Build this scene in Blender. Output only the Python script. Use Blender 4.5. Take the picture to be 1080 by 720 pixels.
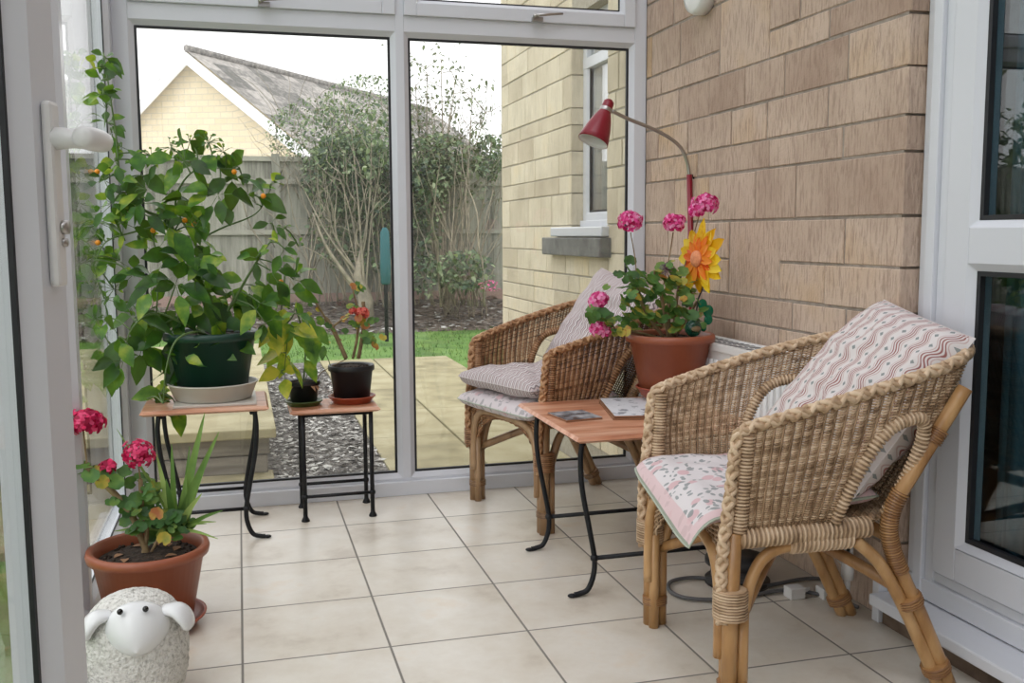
import bpy, math, random
from mathutils import Vector, Matrix, noise
R = random.Random(7)
PI = math.pi
V = Vector
for o in list(bpy.data.objects): bpy.data.objects.remove(o)
scn = bpy.context.scene
col = scn.collection

# ------------------------------------------------------------------ camera
T = 0.34
FPX = 1034.45
PITCH, YAW, ROLL = 0.1094, 0.2699, -0.0057
CAM = V((0.0247, -3.5987, 0.975))
_f0 = V((math.sin(YAW), math.cos(YAW), 0)); _r0 = V((math.cos(YAW), -math.sin(YAW), 0)); _u0 = V((0, 0, 1))
_f = _f0*math.cos(PITCH) - _u0*math.sin(PITCH); _u1 = _u0*math.cos(PITCH) + _f0*math.sin(PITCH)
_r = _r0*math.cos(ROLL) + _u1*math.sin(ROLL); _u = -_r0*math.sin(ROLL) + _u1*math.cos(ROLL)
cd = bpy.data.cameras.new('camera'); cam = bpy.data.objects.new('camera', cd); col.objects.link(cam)
cd.sensor_width = 36; cd.lens = 36*FPX/1080; cd.clip_start = 0.02; cd.clip_end = 300
M3 = Matrix((_r, _u, -_f)).transposed()
cam.matrix_world = Matrix.Translation(CAM) @ M3.to_4x4()
scn.camera = cam
def at(x, y, ax, val):
    d = _f + _r*((x-540)/FPX) + _u*((360-y)/FPX)
    return CAM + d*((val-CAM[ax])/d[ax])
def atd(x, y, dist):
    return CAM + (_f + _r*((x-540)/FPX) + _u*((360-y)/FPX))*dist

# ------------------------------------------------------------------ world, light, exposure
scn.view_settings.view_transform = 'Standard'; scn.view_settings.look = 'None'
scn.view_settings.gamma = 1; scn.view_settings.use_curve_mapping = False
scn.view_settings.exposure = 0.62
w = bpy.data.worlds.new('overcast_sky'); scn.world = w; w.use_nodes = True
nt = w.node_tree; nt.nodes.clear()
wo = nt.nodes.new('ShaderNodeOutputWorld'); bg = nt.nodes.new('ShaderNodeBackground')
tc = nt.nodes.new('ShaderNodeTexCoord'); sp = nt.nodes.new('ShaderNodeSeparateXYZ'); rp = nt.nodes.new('ShaderNodeValToRGB')
nt.links.new(tc.outputs['Generated'], sp.inputs[0]); nt.links.new(sp.outputs['Z'], rp.inputs[0])
rp.color_ramp.elements[0].position = 0.0; rp.color_ramp.elements[0].color = (0.985, 0.985, 1, 1)
rp.color_ramp.elements[1].position = 1.0; rp.color_ramp.elements[1].color = (1, 1, 1, 1)
nt.links.new(rp.outputs[0], bg.inputs[0]); bg.inputs[1].default_value = 1.25
nt.links.new(bg.outputs[0], wo.inputs[0])
sd = bpy.data.lights.new('veiled_sun', 'SUN'); sd.energy = 0.7; sd.angle = math.radians(40)
so = bpy.data.objects.new('veiled_sun', sd); col.objects.link(so); so.rotation_euler = (math.radians(32), math.radians(-22), 0)

# ------------------------------------------------------------------ mesh helper
ROOT = {}
class MB:
    def __init__(s): s.v=[]; s.f=[]; s.m=[]; s.t=[]; s.uv=[]; s.sm=[]
    def add(s, vs, fs, m=0, t=0.5, uv=None, sm=True):
        b=len(s.v); s.v += [V(p) for p in vs]
        for i,f in enumerate(fs):
            s.f.append([b+k for k in f]); s.m.append(m); s.t.append(t); s.sm.append(sm)
            s.uv.append([uv[k] for k in f] if uv else None)
    def box(s, a, b, m=0, t=0.5, rot=None, org=None):
        x0,y0,z0=a; x1,y1,z1=b
        vs=[V((x,y,z)) for z in (z0,z1) for y in (y0,y1) for x in (x0,x1)]
        if rot is not None: vs=[rot@(p-org)+org for p in vs]
        s.add(vs,[(0,2,3,1),(4,5,7,6),(0,1,5,4),(2,6,7,3),(0,4,6,2),(1,3,7,5)],m,t,None,False)
    def tube(s, path, r, n=8, closed=False, m=0, t=0.5, cap=True, flat=1.0):
        P=[V(p) for p in path]; N=len(P)
        rr = r if isinstance(r,(list,tuple)) else [r]*N
        tan=[]
        for i in range(N):
            a=P[(i-1)%N] if (closed or i>0) else P[0]; b=P[(i+1)%N] if (closed or i<N-1) else P[-1]
            d=(b-a); tan.append(d.normalized() if d.length>1e-9 else V((0,0,1)))
        ref=V((0,0,1)) if abs(tan[0].z)<0.9 else V((1,0,0))
        u=(ref-tan[0]*ref.dot(tan[0])).normalized()
        vs=[]
        for i in range(N):
            u=(u-tan[i]*u.dot(tan[i]))
            if u.length<1e-6: u=tan[i].orthogonal()
            u.normalize(); w_=tan[i].cross(u)
            for k in range(n):
                a=2*PI*k/n; vs.append(P[i]+u*(math.cos(a)*rr[i]*flat)+w_*(math.sin(a)*rr[i]))
        fs=[]
        for i in range(N if closed else N-1):
            j=(i+1)%N
            for k in range(n): fs.append((i*n+k,i*n+(k+1)%n,j*n+(k+1)%n,j*n+k))
        if cap and not closed: fs.append(tuple(range(n-1,-1,-1))); fs.append(tuple((N-1)*n+k for k in range(n)))
        s.add(vs,fs,m,t)
    def lathe(s, prof, c=(0,0,0), n=40, m=0, t=0.5, capb=True, capt=False, axis=None, sx=1, sy=1):
        c=V(c); vs=[]
        q=axis.to_track_quat('Z','Y').to_matrix() if axis is not None else Matrix.Identity(3)
        for r,z in prof:
            for k in range(n):
                a=2*PI*k/n; vs.append(c+q@V((r*math.cos(a)*sx,r*math.sin(a)*sy,z)))
        fs=[]
        for i in range(len(prof)-1):
            for k in range(n): fs.append((i*n+k,i*n+(k+1)%n,(i+1)*n+(k+1)%n,(i+1)*n+k))
        if capb: fs.append(tuple(range(n-1,-1,-1)))
        if capt: fs.append(tuple((len(prof)-1)*n+k for k in range(n)))
        s.add(vs,fs,m,t)
    def ball(s, c, r, n=10, m=0, t=0.5, q=None, jit=0):
        if not isinstance(r,(tuple,list)): r=(r,r,r)
        vs=[];h=max(4,n//2+1)
        for i in range(h+1):
            th=PI*i/h
            for k in range(n):
                a=2*PI*k/n; p=V((r[0]*math.sin(th)*math.cos(a),r[1]*math.sin(th)*math.sin(a),r[2]*math.cos(th)))
                if jit: p*=1+jit*noise.noise(p*60+V(c)*9)
                if q is not None: p=q@p
                vs.append(V(c)+p)
        fs=[(i*n+k,(i+1)*n+k,(i+1)*n+(k+1)%n,i*n+(k+1)%n) for i in range(h) for k in range(n)]
        s.add(vs,fs,m,t)
    def leaf(s, p, d, nrm, L, W, m=0, t=0.5, droop=0.25, fold=0.25, shape=0):
        p=V(p); d=V(d).normalized(); x=d.cross(V(nrm))
        if x.length<1e-4: x=d.orthogonal()
        x.normalize(); n_=x.cross(d)
        prof=((0,0.06),(0.15,0.55),(0.4,1),(0.65,0.85),(0.85,0.42),(1,0.03)) if shape==0 else ((0,0.5),(0.25,1),(0.6,0.9),(1,0.05))
        vs=[]
        for a,wd in prof:
            c=p+d*(L*a)-V((0,0,1))*(droop*L*a*a)
            h=W*0.5*wd
            vs += [c-x*h+n_*(fold*h), c, c+x*h+n_*(fold*h)]
        fs=[]
        for i in range(len(prof)-1):
            fs += [(3*i,3*i+1,3*i+4,3*i+3),(3*i+1,3*i+2,3*i+5,3*i+4)]
        s.add(vs,fs,m,t)
    def build(s, name, mat, parent=None, loc=None, world=True, bevel=0, subd=0):
        me=bpy.data.meshes.new(name)
        if parent is not None and world: inv=ROOT[parent.name].inverted(); vs=[inv@p for p in s.v]
        elif loc is not None: L=V(loc); vs=[p-L for p in s.v]
        else: vs=s.v
        me.from_pydata([tuple(p) for p in vs],[],s.f)
        mats=mat if isinstance(mat,(list,tuple)) else [mat]
        for mm in mats: me.materials.append(mm)
        me.polygons.foreach_set('material_index', s.m); me.polygons.foreach_set('use_smooth', s.sm)
        at_=me.attributes.new('tint','FLOAT','FACE'); at_.data.foreach_set('value', s.t)
        if any(u is not None for u in s.uv):
            ul=me.uv_layers.new(name='UVMap'); k=0; buf=[]
            for f,u in zip(s.f,s.uv):
                for j in range(len(f)): buf += list(u[j]) if u else [0,0]
            ul.data.foreach_set('uv', buf)
        me.update()
        o=bpy.data.objects.new(name, me); col.objects.link(o)
        if parent is not None:
            o.parent=parent; ROOT[o.name]=ROOT[parent.name]
        else:
            if loc is not None: o.location=loc
            ROOT[o.name]=Matrix.Translation(V(loc)) if loc is not None else Matrix.Identity(4)
        if bevel:
            b=o.modifiers.new('bevel','BEVEL'); b.width=bevel; b.segments=2; b.limit_method='ANGLE'; b.angle_limit=0.6
        if subd:
            b=o.modifiers.new('sub','SUBSURF'); b.levels=subd; b.render_levels=subd
        return o
def tag(o, label=None, cat=None, group=None, kind=None):
    if label: o['label']=label
    if cat: o['category']=cat
    if group: o['group']=group
    if kind: o['kind']=kind
    return o
def thing(name, label, cat, loc, rz=0, group=None, kind=None):
    o=bpy.data.objects.new(name,None); col.objects.link(o); o.location=loc; o.rotation_euler=(0,0,rz); o.empty_display_size=0.1
    ROOT[o.name]=Matrix.Translation(V(loc)) @ Matrix.Rotation(rz,4,'Z')
    return tag(o,label,cat,group,kind)
def spline(pts, n=8, closed=False):
    P=[V(p) for p in pts]; out=[]; N=len(P)
    rng=range(N if closed else N-1)
    for i in rng:
        p0=P[(i-1)%N] if (closed or i>0) else P[0]*2-P[1]
        p1=P[i]; p2=P[(i+1)%N]; p3=P[(i+2)%N] if (closed or i<N-2) else P[-1]*2-P[-2]
        for k in range(n):
            t=k/n
            out.append(0.5*((2*p1)+(p2-p0)*t+(2*p0-5*p1+4*p2-p3)*t*t+(3*p1-p0-3*p2+p3)*t**3))
    if not closed: out.append(P[-1])
    return out
def resample(path, n):
    L=[0]
    for a,b in zip(path,path[1:]): L.append(L[-1]+(b-a).length)
    out=[]; j=0
    for i in range(n):
        d=L[-1]*i/(n-1)
        while j<len(path)-2 and L[j+1]<d: j+=1
        seg=max(L[j+1]-L[j],1e-9); out.append(path[j].lerp(path[j+1],min(1,(d-L[j])/seg)))
    return out
def frames(path):
    out=[];u=None
    for i in range(len(path)):
        d=(path[min(i+1,len(path)-1)]-path[max(i-1,0)]).normalized()
        if u is None: u=V((0,0,1)) if abs(d.z)<0.9 else V((1,0,0))
        u=u-d*u.dot(d)
        if u.length<1e-6: u=d.orthogonal()
        u.normalize(); out.append((d,u.copy(),d.cross(u)))
    return out
def wrap(mb, path, r, pitch=0.005, cr=0.0025, t=0.5, m=0):
    'cane wound closely round a rod: rings along the path'
    L=sum((b-a).length for a,b in zip(path,path[1:]))
    n=max(4,int(L/pitch)*2)
    n=max(6,int(L/pitch)*4)
    P=resample(path,n+1); rr=[r+cr*(-.9,.7,1.0,.7)[i%4] for i in range(n+1)]
    k=len(mb.t); mb.tube(P,rr,12,t=t,m=m)
    for i in range(n):
        tv=t-.3 if i%4 in (0,3) else t+((i//4*37)%11-5)*.03  # groove faces tinted darker, painting the shade between cane turns
        for q in range(12): mb.t[k+i*12+q]=tv
def braid(mb, path, r=0.012, pitch=0.045, strands=4, sr=0.006, t=0.5):
    L=sum((b-a).length for a,b in zip(path,path[1:])); n=max(12,int(L/0.006))
    P=resample(path,n); F=frames(P)
    for k in range(strands):
        pts=[]
        for i in range(n):
            s=L*i/(n-1)/pitch; a=2*PI*s+2*PI*k/strands
            d,u,w_=F[i]
            sg=1 if k%2 else -1
            pts.append(P[i]+u*(math.sin(a*sg)*r)+w_*(math.cos(a*sg)*r*(1 if k%2 else 0.92)))
        mb.tube(pts,sr,6,t=t+0.08*(k-1.5))
    mb.tube(P,r*0.8,8,t=t-0.1)

# ------------------------------------------------------------------ materials
MATS={}
def base(name, colr=(.8,.8,.8), rough=0.5, metal=0, spec=None):
    m=bpy.data.materials.new(name); m.use_nodes=True; b=m.node_tree.nodes['Principled BSDF']
    b.inputs['Base Color'].default_value=(*colr,1); b.inputs['Roughness'].default_value=rough; b.inputs['Metallic'].default_value=metal
    if spec is not None: b.inputs['Specular IOR Level'].default_value=spec
    MATS[name]=m; return m,m.node_tree,b
def N(nt, t, **kw):
    n=nt.nodes.new('ShaderNode'+t)
    for k,v in kw.items():
        if k in n.inputs and not hasattr(n,k): n.inputs[k].default_value=v
        else:
            try: setattr(n,k,v)
            except Exception: n.inputs[k].default_value=v
    return n
def ramp(nt, stops):
    r=nt.nodes.new('ShaderNodeValToRGB'); e=r.color_ramp.elements
    while len(e)<len(stops): e.new(0.5)
    for el,(p,c) in zip(e,stops): el.position=p; el.color=(*c,1)
    return r
def math_(nt,op,a,b=None,c=None):
    n=nt.nodes.new('ShaderNodeMath'); n.operation=op
    for i,x in enumerate((a,b,c)):
        if x is None: continue
        if isinstance(x,(int,float)): n.inputs[i].default_value=x
        else: nt.links.new(x,n.inputs[i])
    return n.outputs[0]
def mixc(nt,f,a,b):
    n=nt.nodes.new('ShaderNodeMix'); n.data_type='RGBA'
    for i,x in ((0,f),(6,a),(7,b)):
        if isinstance(x,(int,float)): n.inputs[i].default_value=x
        elif isinstance(x,tuple): n.inputs[i].default_value=(*x,1)
        else: nt.links.new(x,n.inputs[i])
    return n.outputs[2]
def noisy(name, stops, scale=20, rough=0.6, bump=0.2, bscale=None, stretch=(1,1,1), metal=0, tint=False, detail=4, dist=0.002, spec=None, tintamt=1.0):
    m,nt,b=base(name,rough=rough,metal=metal,spec=spec)
    tc=N(nt,'TexCoord'); mp=N(nt,'Mapping'); mp.inputs['Scale'].default_value=stretch
    nt.links.new(tc.outputs['Object'],mp.inputs[0])
    nz=N(nt,'TexNoise'); nz.inputs['Scale'].default_value=scale; nz.inputs['Detail'].default_value=detail
    nt.links.new(mp.outputs[0],nz.inputs['Vector'])
    fac=nz.outputs['Fac']
    if tint:
        a=N(nt,'Attribute'); a.attribute_name='tint'
        x=math_(nt,'SUBTRACT',a.outputs['Fac'],0.5); x=math_(nt,'MULTIPLY',x,tintamt)
        fac=math_(nt,'ADD',fac,x)
    r=ramp(nt,stops); nt.links.new(fac,r.inputs[0]); nt.links.new(r.outputs[0],b.inputs['Base Color'])
    if bump:
        n2=N(nt,'TexNoise'); n2.inputs['Scale'].default_value=bscale or scale*3; n2.inputs['Detail'].default_value=3
        nt.links.new(mp.outputs[0],n2.inputs['Vector'])
        bp=N(nt,'Bump'); bp.inputs['Strength'].default_value=bump; bp.inputs['Distance'].default_value=dist
        nt.links.new(n2.outputs['Fac'],bp.inputs['Height']); nt.links.new(bp.outputs[0],b.inputs['Normal'])
    return m
upvc,_,_=base('white_upvc',(.67,.69,.735),0.28)
gasket,_,_=base('black_gasket',(.012,.013,.016),0.5)
def glassmat(name, tintc=(.96,.965,.96), k=1.0, haze=0.0):
    m=bpy.data.materials.new(name); m.use_nodes=True; nt=m.node_tree; nt.nodes.clear()
    g=N(nt,'NewGeometry'); dp=N(nt,'VectorMath'); dp.operation='DOT_PRODUCT'
    nt.links.new(g.outputs['Incoming'],dp.inputs[0]); nt.links.new(g.outputs['Normal'],dp.inputs[1])
    c=math_(nt,'ABSOLUTE',dp.outputs['Value']); i=math_(nt,'SUBTRACT',1.0,c); p=math_(nt,'POWER',i,5.0)
    fr=math_(nt,'MULTIPLY_ADD',p,0.9,0.04*k)
    tr=N(nt,'BsdfTransparent'); tr.inputs[0].default_value=(*tintc,1); gl=N(nt,'BsdfGlossy'); gl.inputs['Roughness'].default_value=0.0
    mx=N(nt,'MixShader'); nt.links.new(fr,mx.inputs[0]); nt.links.new(tr.outputs[0],mx.inputs[1]); nt.links.new(gl.outputs[0],mx.inputs[2])
    o=N(nt,'OutputMaterial'); last=mx
    if haze:
        tl=N(nt,'BsdfTranslucent'); tl.inputs[0].default_value=(.9,.9,.9,1); m2=N(nt,'MixShader'); m2.inputs[0].default_value=haze
        nt.links.new(mx.outputs[0],m2.inputs[1]); nt.links.new(tl.outputs[0],m2.inputs[2]); last=m2
    nt.links.new(last.outputs[0],o.inputs[0]); return m
glass=glassmat('clear_glass'); hazyglass=glassmat('hazy_window_glass',haze=.012)  # translucent veil on the window panes imitates haze from reflections and dirt
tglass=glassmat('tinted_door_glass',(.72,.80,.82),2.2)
roofglass=glassmat('roof_glass',(.80,.80,.82),1)

def tile_mat():
    m,nt,b=base('cream_floor_tile',rough=0.22)
    tc=N(nt,'TexCoord'); sx=N(nt,'SeparateXYZ'); nt.links.new(tc.outputs['Object'],sx.inputs[0])
    def edge(o):
        a=math_(nt,'DIVIDE',o,T); a=math_(nt,'FRACT',a); a=math_(nt,'SUBTRACT',a,0.5); a=math_(nt,'ABSOLUTE',a)
        return math_(nt,'SUBTRACT',0.5,a)
    e=math_(nt,'MINIMUM',edge(sx.outputs['X']),edge(sx.outputs['Y']))
    mr=N(nt,'MapRange'); mr.inputs['From Min'].default_value=0.0055; mr.inputs['From Max'].default_value=0.0105; nt.links.new(e,mr.inputs[0])
    fx=math_(nt,'FLOOR',math_(nt,'DIVIDE',sx.outputs['X'],T)); fy=math_(nt,'FLOOR',math_(nt,'DIVIDE',sx.outputs['Y'],T))
    cb=N(nt,'CombineXYZ'); nt.links.new(fx,cb.inputs[0]); nt.links.new(fy,cb.inputs[1])
    wn=N(nt,'TexWhiteNoise'); nt.links.new(cb.outputs[0],wn.inputs['Vector'])
    ad=N(nt,'VectorMath'); ad.operation='MULTIPLY_ADD'; nt.links.new(wn.outputs['Color'],ad.inputs[0]); ad.inputs[1].default_value=(7,7,7); nt.links.new(tc.outputs['Object'],ad.inputs[2])
    n1=N(nt,'TexNoise'); n1.inputs['Scale'].default_value=5; n1.inputs['Detail'].default_value=6; n1.inputs['Roughness'].default_value=0.6; nt.links.new(ad.outputs[0],n1.inputs['Vector'])
    r=ramp(nt,[(0.3,(.50,.44,.365)),(0.44,(.64,.59,.505)),(0.62,(.71,.675,.605)),(0.82,(.67,.55,.41))]); nt.links.new(n1.outputs['Fac'],r.inputs[0])
    n2=N(nt,'TexNoise'); n2.inputs['Scale'].default_value=60; nt.links.new(ad.outputs[0],n2.inputs['Vector'])
    c=mixc(nt,math_(nt,'MULTIPLY',n2.outputs['Fac'],0.18),r.outputs[0],(.42,.36,.30))
    c=mixc(nt,mr.outputs[0],(.20,.185,.165),c); nt.links.new(c,b.inputs['Base Color'])
    ro=math_(nt,'MULTIPLY_ADD',mr.outputs[0],-0.45,0.75); nt.links.new(ro,b.inputs['Roughness'])
    h=math_(nt,'MULTIPLY_ADD',n1.outputs['Fac'],0.15,mr.outputs[0])
    bp=N(nt,'Bump'); bp.inputs['Strength'].default_value=0.5; bp.inputs['Distance'].default_value=0.0015; nt.links.new(h,bp.inputs['Height']); nt.links.new(bp.outputs[0],b.inputs['Normal'])
    return m
tilem=tile_mat()
def stonem(name,stops,streak,amt,k):
    m=noisy(name,stops,scale=3.5,rough=0.92,bump=0,stretch=(1,1,1),tint=True,tintamt=0.55,detail=5)
    nt=m.node_tree; b=nt.nodes['Principled BSDF']; src=b.inputs['Base Color'].links[0].from_socket
    tc=N(nt,'TexCoord'); mp=N(nt,'Mapping'); mp.inputs['Scale'].default_value=(k,k,k*.16); nt.links.new(tc.outputs['Object'],mp.inputs[0])
    nz=N(nt,'TexNoise'); nz.inputs['Scale'].default_value=1; nz.inputs['Detail'].default_value=3; nz.inputs['Roughness'].default_value=.6; nt.links.new(mp.outputs[0],nz.inputs['Vector'])
    r=ramp(nt,[(0.36,(1,1,1)),(0.52,(0,0,0))]); nt.links.new(nz.outputs['Fac'],r.inputs[0])
    c=mixc(nt,math_(nt,'MULTIPLY',r.outputs[0],amt),src,streak); nt.links.new(c,b.inputs['Base Color'])
    n3=N(nt,'TexNoise'); n3.inputs['Scale'].default_value=140; nt.links.new(tc.outputs['Object'],n3.inputs['Vector'])
    h=math_(nt,'MULTIPLY_ADD',n3.outputs['Fac'],.35,nz.outputs['Fac'])
    bp=N(nt,'Bump'); bp.inputs['Strength'].default_value=.8; bp.inputs['Distance'].default_value=.006; nt.links.new(h,bp.inputs['Height']); nt.links.new(bp.outputs[0],b.inputs['Normal'])
    return m
stone_in=stonem('pink_tan_stone',[(0.1,(.38,.265,.20)),(0.42,(.51,.385,.30)),(0.6,(.59,.455,.36)),(0.85,(.57,.40,.25))],(.27,.18,.135),.5,125)
stone_out=stonem('honey_stone',[(0.1,(.48,.41,.30)),(0.42,(.64,.57,.43)),(0.62,(.74,.67,.52)),(0.9,(.76,.64,.42))],(.45,.40,.30),.3,60)
mortar=noisy('grey_mortar',[(0.3,(.26,.22,.185)),(0.7,(.38,.33,.285))],scale=40,rough=0.95,bump=0.5)
mortar_out=noisy('pale_mortar',[(0.3,(.34,.31,.25)),(0.7,(.44,.41,.34))],scale=40,rough=0.95,bump=0.3)
cane_pale=noisy('pale_wicker_cane',[(0.15,(.20,.12,.06)),(0.45,(.46,.31,.185)),(0.75,(.66,.50,.34))],scale=30,rough=0.5,bump=0.1,tint=True,tintamt=0.9)
cane_brown=noisy('brown_wicker_cane',[(0.15,(.10,.042,.016)),(0.45,(.30,.145,.062)),(0.75,(.50,.29,.15))],scale=30,rough=0.45,bump=0.1,tint=True,tintamt=0.9)
pole_mat=noisy('varnished_rattan_pole',[(0.2,(.22,.10,.035)),(0.5,(.43,.235,.09)),(0.8,(.58,.36,.17))],scale=9,rough=0.33,bump=0.1,stretch=(3,3,0.7),tint=True,tintamt=0.8)
pole_dark=noisy('brown_rattan_pole',[(0.2,(.17,.09,.04)),(0.5,(.33,.20,.10)),(0.8,(.47,.31,.18))],scale=9,rough=0.35,bump=0.1,stretch=(3,3,0.7),tint=True,tintamt=0.8)
iron=noisy('black_wrought_iron',[(0.3,(.006,.007,.009)),(0.7,(.013,.014,.016))],scale=40,rough=0.5,bump=0.3,spec=.3)
tablewood=noisy('red_sheesham_wood',[(0.2,(.28,.09,.04)),(0.42,(.52,.22,.12)),(0.58,(.62,.32,.20)),(0.8,(.72,.46,.33))],scale=5,rough=0.33,bump=0.1,stretch=(1,7,7),tint=True,tintamt=0.5)
terracotta=noisy('terracotta_plastic',[(0.3,(.27,.075,.035)),(0.7,(.33,.10,.05))],scale=12,rough=0.42,bump=0.05)
terra_red=noisy('red_plastic_saucer',[(0.3,(.30,.05,.02)),(0.7,(.36,.07,.03))],scale=12,rough=0.35,bump=0.03)
greenpot,_,_=base('dark_green_plastic',(.006,.040,.026),0.36)
blackpot,_,_=base('black_plastic_pot',(.010,.010,.012),0.4)
beigepl,_,_=base('beige_plastic_saucer',(.58,.55,.50),0.4)
olivepl,_,_=base('olive_plastic_saucer',(.06,.10,.02),0.35)
soil=noisy('potting_soil',[(0.3,(.012,.008,.006)),(0.6,(.05,.032,.022)),(0.85,(.12,.08,.055))],scale=60,rough=0.95,bump=1,bscale=90,dist=0.01)
def leafm(name, stops, rough=0.35, scale=25, trans=0.3):
    m=noisy(name,stops,scale=scale,rough=rough,bump=0.15,tint=True,tintamt=0.9,dist=0.001)
    nt=m.node_tree; b=nt.nodes['Principled BSDF']; o=nt.nodes['Material Output']
    src=b.inputs['Base Color'].links[0].from_socket
    tl=N(nt,'BsdfTranslucent'); nt.links.new(mixc(nt,0.35,src,(.35,.5,.03)),tl.inputs[0])
    mx=N(nt,'MixShader'); mx.inputs[0].default_value=trans
    nt.links.new(b.outputs[0],mx.inputs[1]); nt.links.new(tl.outputs[0],mx.inputs[2]); nt.links.new(mx.outputs[0],o.inputs[0]); return m
citrus_leaf=leafm('citrus_leaf',[(0.05,(.012,.05,.014)),(0.38,(.035,.135,.02)),(0.58,(.11,.27,.025)),(0.80,(.42,.50,.05)),(1.0,(.70,.64,.08))],trans=.42)
ger_leaf=leafm('geranium_leaf',[(0.1,(.02,.07,.02)),(0.45,(.06,.17,.035)),(0.65,(.14,.26,.05)),(0.88,(.55,.42,.06)),(1.0,(.45,.14,.05))],rough=0.55)
aloe_leaf=leafm('spiky_leaf',[(0.1,(.09,.20,.05)),(0.5,(.27,.42,.11)),(0.9,(.45,.58,.2))],rough=0.45,scale=12)
stemm=noisy('brown_stem',[(0.3,(.16,.10,.05)),(0.7,(.30,.22,.11))],scale=40,rough=0.7,bump=0.4)
dryleaf=noisy('dried_leaf',[(0.3,(.22,.10,.05)),(0.7,(.42,.24,.13))],scale=40,rough=0.8,bump=0.3)
greenstem,_,_=base('green_stem',(.10,.17,.05),0.5)
twig=noisy('bare_twig',[(0.3,(.17,.15,.12)),(0.7,(.42,.36,.28))],scale=8,rough=0.8,bump=0.3)
def petalm(name,c1,c2,c3):
    m=noisy(name,[(0.2,c1),(0.5,c2),(0.8,c3)],scale=60,rough=0.5,bump=0,tint=True,tintamt=1.2)
    nt=m.node_tree; b=nt.nodes['Principled BSDF']; o=nt.nodes['Material Output']; src=b.inputs['Base Color'].links[0].from_socket
    tl=N(nt,'BsdfTranslucent'); nt.links.new(src,tl.inputs[0]); mx=N(nt,'MixShader'); mx.inputs[0].default_value=0.3
    nt.links.new(b.outputs[0],mx.inputs[1]); nt.links.new(tl.outputs[0],mx.inputs[2]); nt.links.new(mx.outputs[0],o.inputs[0]); return m
pinkpetal=petalm('bright_pink_petal',(.62,.02,.18),(.90,.08,.38),(.95,.35,.62))
redpetal=petalm('crimson_petal',(.42,.0,.06),(.80,.01,.12),(.90,.08,.24))
coralpetal=petalm('coral_petal',(.5,.03,.03),(.75,.08,.06),(.85,.2,.15))
orangefruit,_,_=base('orange_citrus_peel',(.85,.30,.01),0.35)
yellowpetal=petalm('yellow_fabric_petal',(.80,.42,.0),(.92,.62,.01),(.95,.72,.05))
orangepetal=petalm('orange_fabric_petal',(.85,.13,.01),(.93,.22,.015),(.95,.33,.03))
discfab=noisy('salmon_disc',[(0.3,(.65,.22,.10)),(0.7,(.85,.35,.16))],scale=120,rough=0.7,bump=0.6)
greenplastic,_,_=base('green_plastic_ornament',(.0,.16,.075),0.25)
redenamel,_,_=base('wine_red_enamel',(.22,.006,.018),0.3)
chrome,_,_=base('brushed_chrome',(.45,.43,.41),0.28,1.0)
whiteenamel,_,_=base('white_enamel',(.75,.75,.74),0.3)
diffuser,_,_=base('opal_diffuser',(.85,.85,.85),0.4)
cablem,_,_=base('grey_cable',(.11,.11,.115),0.5)
blackcable,_,_=base('black_cable',(.01,.01,.01),0.4)
sheepwool=noisy('textured_white_stoneware',[(0.3,(.42,.41,.38)),(0.5,(.70,.69,.65)),(0.8,(.80,.79,.76))],scale=120,rough=0.75,bump=1,bscale=170,dist=0.006)
sheepface,_,_=base('glazed_white_ceramic',(.72,.73,.74),0.16)
blackbead,_,_=base('black_bead',(.004,.004,.004),0.15)
papercov=noisy('patterned_paper_cover',[(0.0,(.14,.15,.18)),(0.36,(.25,.26,.30)),(0.42,(.66,.67,.70)),(1.0,(.72,.73,.76))],scale=38,rough=0.5,bump=0,detail=2)
boardedge,_,_=base('brown_board_edge',(.26,.12,.06),0.5)
photocard=noisy('grey_photo_card',[(0.35,(.06,.06,.07)),(0.5,(.20,.21,.23)),(0.65,(.42,.43,.45))],scale=22,rough=0.25,bump=0,detail=2)

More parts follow.
